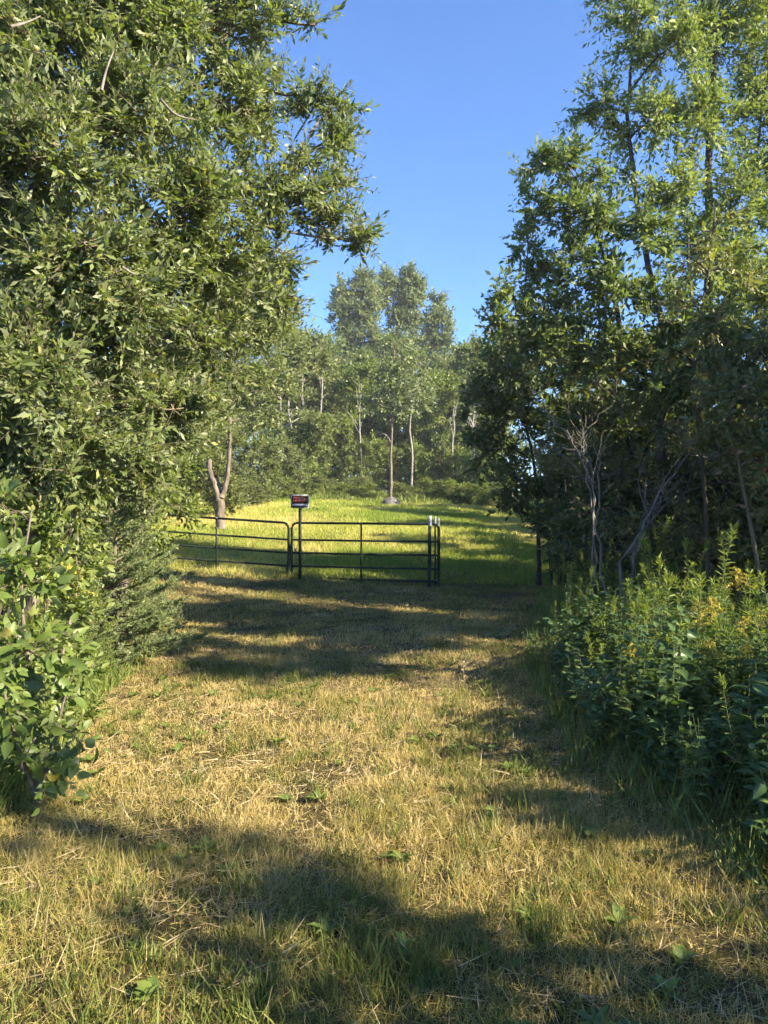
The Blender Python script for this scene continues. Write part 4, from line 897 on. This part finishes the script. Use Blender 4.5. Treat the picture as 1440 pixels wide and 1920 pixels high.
dead_shrub('grey dead stems leaning right above the goldenrod', [([(1150, 1110, 0), (1175, 1050, 0), (1205, 990, 0), (1250, 910, .2), (1300, 840, .3)], .030), ([(1158, 1110, 0), (1195, 1030, -.1), (1230, 960, -.1), (1245, 900, 0)], .024), ([(1150, 1110, 0), (1120, 1000, 0), (1125, 900, 0), (1110, 800, 0)], .018)], 9.2, 301, 5)
dead_shrub('pale bare forked stems left of the leaning dead stems', [([(1105, 1095, 0), (1115, 1000, 0), (1100, 890, 0), (1070, 820, 0), (1030, 780, 0)], .019), ([(1108, 1095, 0), (1112, 950, 0), (1098, 860, 0), (1085, 770, 0)], .015), ([(1112, 1095, 0), (1110, 900, 0), (1090, 830, .1), (1150, 750, .1)], .012)], 10.2, 302, 5)

# ------------------------------------------------------------------ goldenrod, herbs and other verge plants
def goldenrod_meshes(seed, h, bloom):
    r = np.random.default_rng(seed)
    c = curve([[0, 0, 0], [r.normal(0, .03), r.normal(0, .03), h * .5], [r.normal(0, .06), r.normal(0, .06), h]], 9)
    V, Q = tubes(c[None], np.linspace(.0045, .002, 9)[None], 5); a = Acc(); a.add(V, Q); stem = a.mesh('stem', [M['stem']], sm=True)
    n = int(62 * h); f = .12 + .86 * (np.arange(n) + r.random(n)) / n
    P = np.stack([np.interp(f * 8, np.arange(9), c[:, q]) for q in range(3)], -1)
    az = np.arange(n) * 2.4 + r.normal(0, .3, n)
    D = np.stack([np.cos(az), np.sin(az), .55 - .5 * (1 - f) + r.normal(0, .2, n)], -1)
    ln = (.105 - .055 * f) * r.uniform(.8, 1.25, n)
    a = Acc(); a.add(*scatter(lf_fold(.19), P, D, np.tile([0, 0, 1.], (n, 1)) + r.normal(0, .25, (n, 3)), ln, np.clip(.25 + .6 * f + r.normal(0, .12, n), 0, 1)))
    # leafy side shoots near the top
    if not bloom:
        top = c[-1]; m = 26; az = r.random(m) * 6.28
        D = np.stack([np.cos(az) * .7, np.sin(az) * .7, .4 + r.random(m)], -1)
        a.add(*scatter(lf_fold(.2), top - np.array([0, 0, 1.]) * (r.random(m) * .12)[:, None], D, np.tile([0, 0, 1.], (m, 1)) + r.normal(0, .3, (m, 3)), .06 * r.uniform(.7, 1.2, m), np.clip(r.normal(.85, .1, m), 0, 1)))
    leaves = a.mesh('leaves', [M['weed']])
    plume = None
    if bloom:
        a = Acc(); ps = []
        for k_ in range(13):
            t0 = c[-1] - np.array([0, 0, 1.]) * (.17 * k_ / 13) ; az = k_ * 2.4
            L_ = .04 + .11 * k_ / 13
            e = t0 + np.array([math.cos(az) * L_, math.sin(az) * L_, .03 - .01 * k_ / 13]); mid = (t0 + e) / 2 + [0, 0, .025]
            ps.append(curve([t0, mid, e], 9))
        P = np.vstack([np.repeat(p, 7, 0) for p in ps]); n = len(P); P = P + r.normal(0, .0045, (n, 3)) + np.array([0, 0, .004])
        a.add(*scatter(lf_rhomb(.8), P, r.normal(0, 1, (n, 3)) + [0, 0, .5], r.normal(0, 1, (n, 3)), .013 * r.uniform(.7, 1.3, n), np.clip(r.beta(2, 2, n), 0, 1)))
        plume = a.mesh('flower_plume', [M['floret']])
    return stem, leaves, plume
GR = [goldenrod_meshes(400 + i, hh, bl) for i, (hh, bl) in enumerate([(1.0, 1), (1.15, 1), (.9, 1), (1.1, 0), (.95, 0), (1.25, 0), (.8, 0)])]
def put_rod(v, x, y, s, rz, label, group=None, tilt=(0, 0)):
    z = float(terrain(x, y)) - .02
    root = thing('goldenrod', label, 'goldenrod', (x, y, z), group, rz); root.scale = (s, s, s); root.rotation_euler = (tilt[0], tilt[1], rz)
    st_, lv_, pl_ = GR[v]
    link('stem', st_, root); link('leaves', lv_, root, kind='stuff')
    if pl_: link('flower_plume', pl_, root, kind='stuff')
# blooming ones, placed under their plumes
def rod_top(px, py, d, v, label):
    p = at(px, py, d); h = [1.0, 1.15, .9, 1.1, .95, 1.25, .8][v]
    s = (p[2] - float(terrain(p[0], p[1])) + .02) / h
    put_rod(v, p[0], p[1], s, px * .1, label)
for a_ in [(1282, 1135, 5.6, 2, 'narrow blooming goldenrod left of the broad yellow plume'), (1352, 1130, 5.4, 1, 'goldenrod with the broadest orange yellow plume'), (1385, 1165, 5.2, 0, 'goldenrod with drooping plume right of the broadest one'),
           (1350, 1210, 4.9, 0, 'lower goldenrod just under the broadest plume'), (1405, 1215, 4.8, 1, 'bright yellow goldenrod low at the right edge'), (1430, 1150, 5.5, 2, 'goldenrod plume touching the right edge of the picture'), (1405, 1075, 6.4, 0, 'goldenrod behind the others near the dogwood'),
           (1200, 1215, 5.2, 2, 'small budding goldenrod among tall stems'), (1420, 1260, 4.7, 0, 'lowest goldenrod at the right edge'), (92, 1068, 5.0, 2, 'goldenrod leaning out by the small spruce on the left')]:
    rod_top(*a_)
r = np.random.default_rng(77)
for a_ in [(1180, 1095, 6.0, 3), (1205, 1090, 6.1, 5), (1225, 1120, 5.9, 4), (1165, 1120, 6.0, 4), (1250, 1075, 6.3, 5), (1305, 1090, 6.2, 3), (1330, 1100, 6.0, 6), (1195, 1130, 5.7, 3), (1240, 1150, 5.6, 6), (1150, 1150, 5.9, 6), (1260, 1180, 5.2, 3), (1310, 1190, 5.2, 4), (1275, 1220, 5.0, 5)]:
    p = at(*a_[:3]); v = a_[3]; h = [1.0, 1.15, .9, 1.1, .95, 1.25, .8][v]
    put_rod(v, p[0], p[1], (p[2] - float(terrain(p[0], p[1]))) / h, r.random() * 6, 'bright leafy unopened goldenrod in the sunlit clump on the right', 'sunlit leafy goldenrod clump')
cnt = 0
while cnt < 250:
    y = r.uniform(3.0, 12.0); x = right_edge(y) + .05 + 2.2 * r.random() ** 1.1
    if x > .6 * y + .4: continue
    u = min(1, (x - right_edge(y)) / 1.0)
    put_rod(r.integers(3, 7), x, y, (.46 + .64 * u) * r.uniform(.55, 1.1), r.random() * 6, 'leafy weed stem in the shaded right hand verge', 'weeds in the right verge', (r.normal(0, .2), r.normal(-.06, .2))); cnt += 1
for i in range(90):
    y = r.uniform(3.2, 7.0); x = left_edge(y) + .05 - .9 * r.random()
    put_rod(r.integers(3, 7), x, y, r.uniform(.45, .85), r.random() * 6, 'leafy weed stem in the left hand verge', 'weeds in the left verge', (r.normal(0, .1), r.normal(.08, .1)))

# broad-leaved herbs
def herb_mesh(seed, h, n, ls):
    r = np.random.default_rng(seed); a = Acc(); s = Acc()
    for k_ in range(4):
        e = np.array([r.normal(0, .16), r.normal(0, .16), h * r.uniform(.7, 1.05)]); c = curve([[0, 0, 0], e * .5 + r.normal(0, .03, 3), e], 7)
        V, Q = tubes(c[None], np.linspace(.004, .0018, 7)[None], 4); s.add(V, Q)
        m = n // 4; f = .2 + .8 * (np.arange(m) + r.random(m)) / m
        P = np.stack([np.interp(f * 6, np.arange(7), c[:, q]) for q in range(3)], -1); az = np.arange(m) * 2.4 + r.normal(0, .4, m)
        D = np.stack([np.cos(az), np.sin(az), .15 + r.normal(0, .25, m)], -1)
        a.add(*scatter(lf_big(.48), P, D, np.tile([0, 0, 1.], (m, 1)) + r.normal(0, .3, (m, 3)), ls * r.uniform(.6, 1.2, m), np.clip(r.normal(.5, .22, m), 0, 1)))
    return s.mesh('stems', [M['stem']], sm=True), a.mesh('leaves', [M['herb']])
HB = [herb_mesh(500 + i, hh, nn, ls) for i, (hh, nn, ls) in enumerate([(.7, 60, .10), (.55, 48, .085), (.9, 72, .11)])]
for i in range(260):
    y = r.uniform(2.7, 7.8); x = right_edge(y) + .05 + 1.5 * r.random()
    if x > .6 * y + .3: continue
    root = thing('leafy_herb', 'shaded broad leaved herb in the right hand verge', 'herb', (x, y, float(terrain(x, y)) - .01), 'broad leaved herbs in the right verge', r.random() * 6)
    s_ = r.uniform(.6, 1.15) * min(1, .62 + (x - right_edge(y))); root.scale = (s_,) * 3
    q = HB[r.integers(0, 3)]; link('stems', q[0], root); link('leaves', q[1], root, kind='stuff')

# rosettes and clover-like leaves in the mown strip
def rosette(seed, n, ln, w):
    r = np.random.default_rng(seed); az = np.arange(n) * 2.4 + r.normal(0, .2, n)
    D = np.stack([np.cos(az), np.sin(az), r.uniform(.15, .9, n)], -1); a = Acc()
    a.add(*scatter(lf_big(w), np.zeros((n, 3)), D, np.tile([0, 0, 1.], (n, 1)), ln * r.uniform(.6, 1.15, n), np.clip(r.normal(.6, .2, n), 0, .94)))
    return a.mesh('low_weed', [M['sapling']])
RS = [rosette(600, 8, .075, .45), rosette(601, 6, .06, .7), rosette(602, 10, .10, .30)]
for i in range(110):
    x, y = sample(1, 1.9, 7, margin=0.0); x = float(x[0]); y = float(y[0])
    o = link('low_weed', RS[int(r.integers(0, 3))], loc=(x, y, float(terrain(x, y)) + .01)); s_ = r.uniform(.5, 1.1); o.scale = (s_,) * 3; o.rotation_euler = (0, 0, r.random() * 6)
    tag(o, 'small green rosette weed growing low in the mown strip', 'weed', 'low weeds in the mown strip')
# a plantain-like clump beside the posts, and a single dry stalk on the strip
pb = gpt(843, 15.6)
rr = np.random.default_rng(610); n = 9; az = rr.random(n) * 6.28; D = np.stack([np.cos(az) * .55, np.sin(az) * .55, np.ones(n)], -1); a = Acc()
a.add(*scatter(lf_big(.16), np.zeros((n, 3)), D, np.stack([-np.cos(az), -np.sin(az), np.full(n, .5)], -1), rr.uniform(.28, .46, n), np.full(n, .9)))
o = link('strap_leaf_plant', a.mesh('strap_leaf_plant', [M['bright_leaf']]), loc=pb); tag(o, 'pale strap leaved plant right of the white tipped posts', 'plant')
pb = at(868, 1300, 6.3); pb[2] = float(terrain(pb[0], pb[1]))
root = thing('dry_stalk', 'single upright dry stalk with curled leaves in the shaded part of the strip', 'dry stalk', pb)
c = curve([[0, 0, 0], [.01, 0, .12], [0, 0, .22], [.01, 0, .29]], 9); V, Q = tubes(c[None], np.linspace(.004, .0018, 9)[None], 5); a = Acc(); a.add(V, Q); link('stem', a.mesh('stem', [M['straw']], sm=True), root)
n = 14; f = np.linspace(.2, 1, n); P = np.stack([np.interp(f * 8, np.arange(9), c[:, q]) for q in range(3)], -1); az = np.arange(n) * 2.4
a = Acc(); a.add(*scatter(lf_fold(.4), P, np.stack([np.cos(az), np.sin(az), np.full(n, .4)], -1), np.tile([0, 0, 1.], (n, 1)), np.full(n, .045), np.linspace(.4, 1, n))); link('leaves', a.mesh('leaves', [M['straw']]), root, kind='stuff')

# ------------------------------------------------------------------ thin haze volume, added to stand in for milky glass glare and lift dark tones
a = Acc(); box(a, -520, 520, -80, 620, -3, 42)
hz = link('haze', a.mesh('haze', [])); hz['kind'] = 'stuff'
hm = bpy.data.materials.new('haze'); hm.use_nodes = True; hm.node_tree.nodes.clear()
pv = hm.node_tree.nodes.new('ShaderNodeVolumePrincipled'); ho = hm.node_tree.nodes.new('ShaderNodeOutputMaterial')
pv.inputs['Color'].default_value = (.90, .95, 1.0, 1); pv.inputs['Density'].default_value = .0006; pv.inputs['Anisotropy'].default_value = .0
hm.node_tree.links.new(pv.outputs[0], ho.inputs['Volume']); hz.data.materials.append(hm)
tag(hz, 'thin pale haze volume added in place of a milky glare', 'haze')
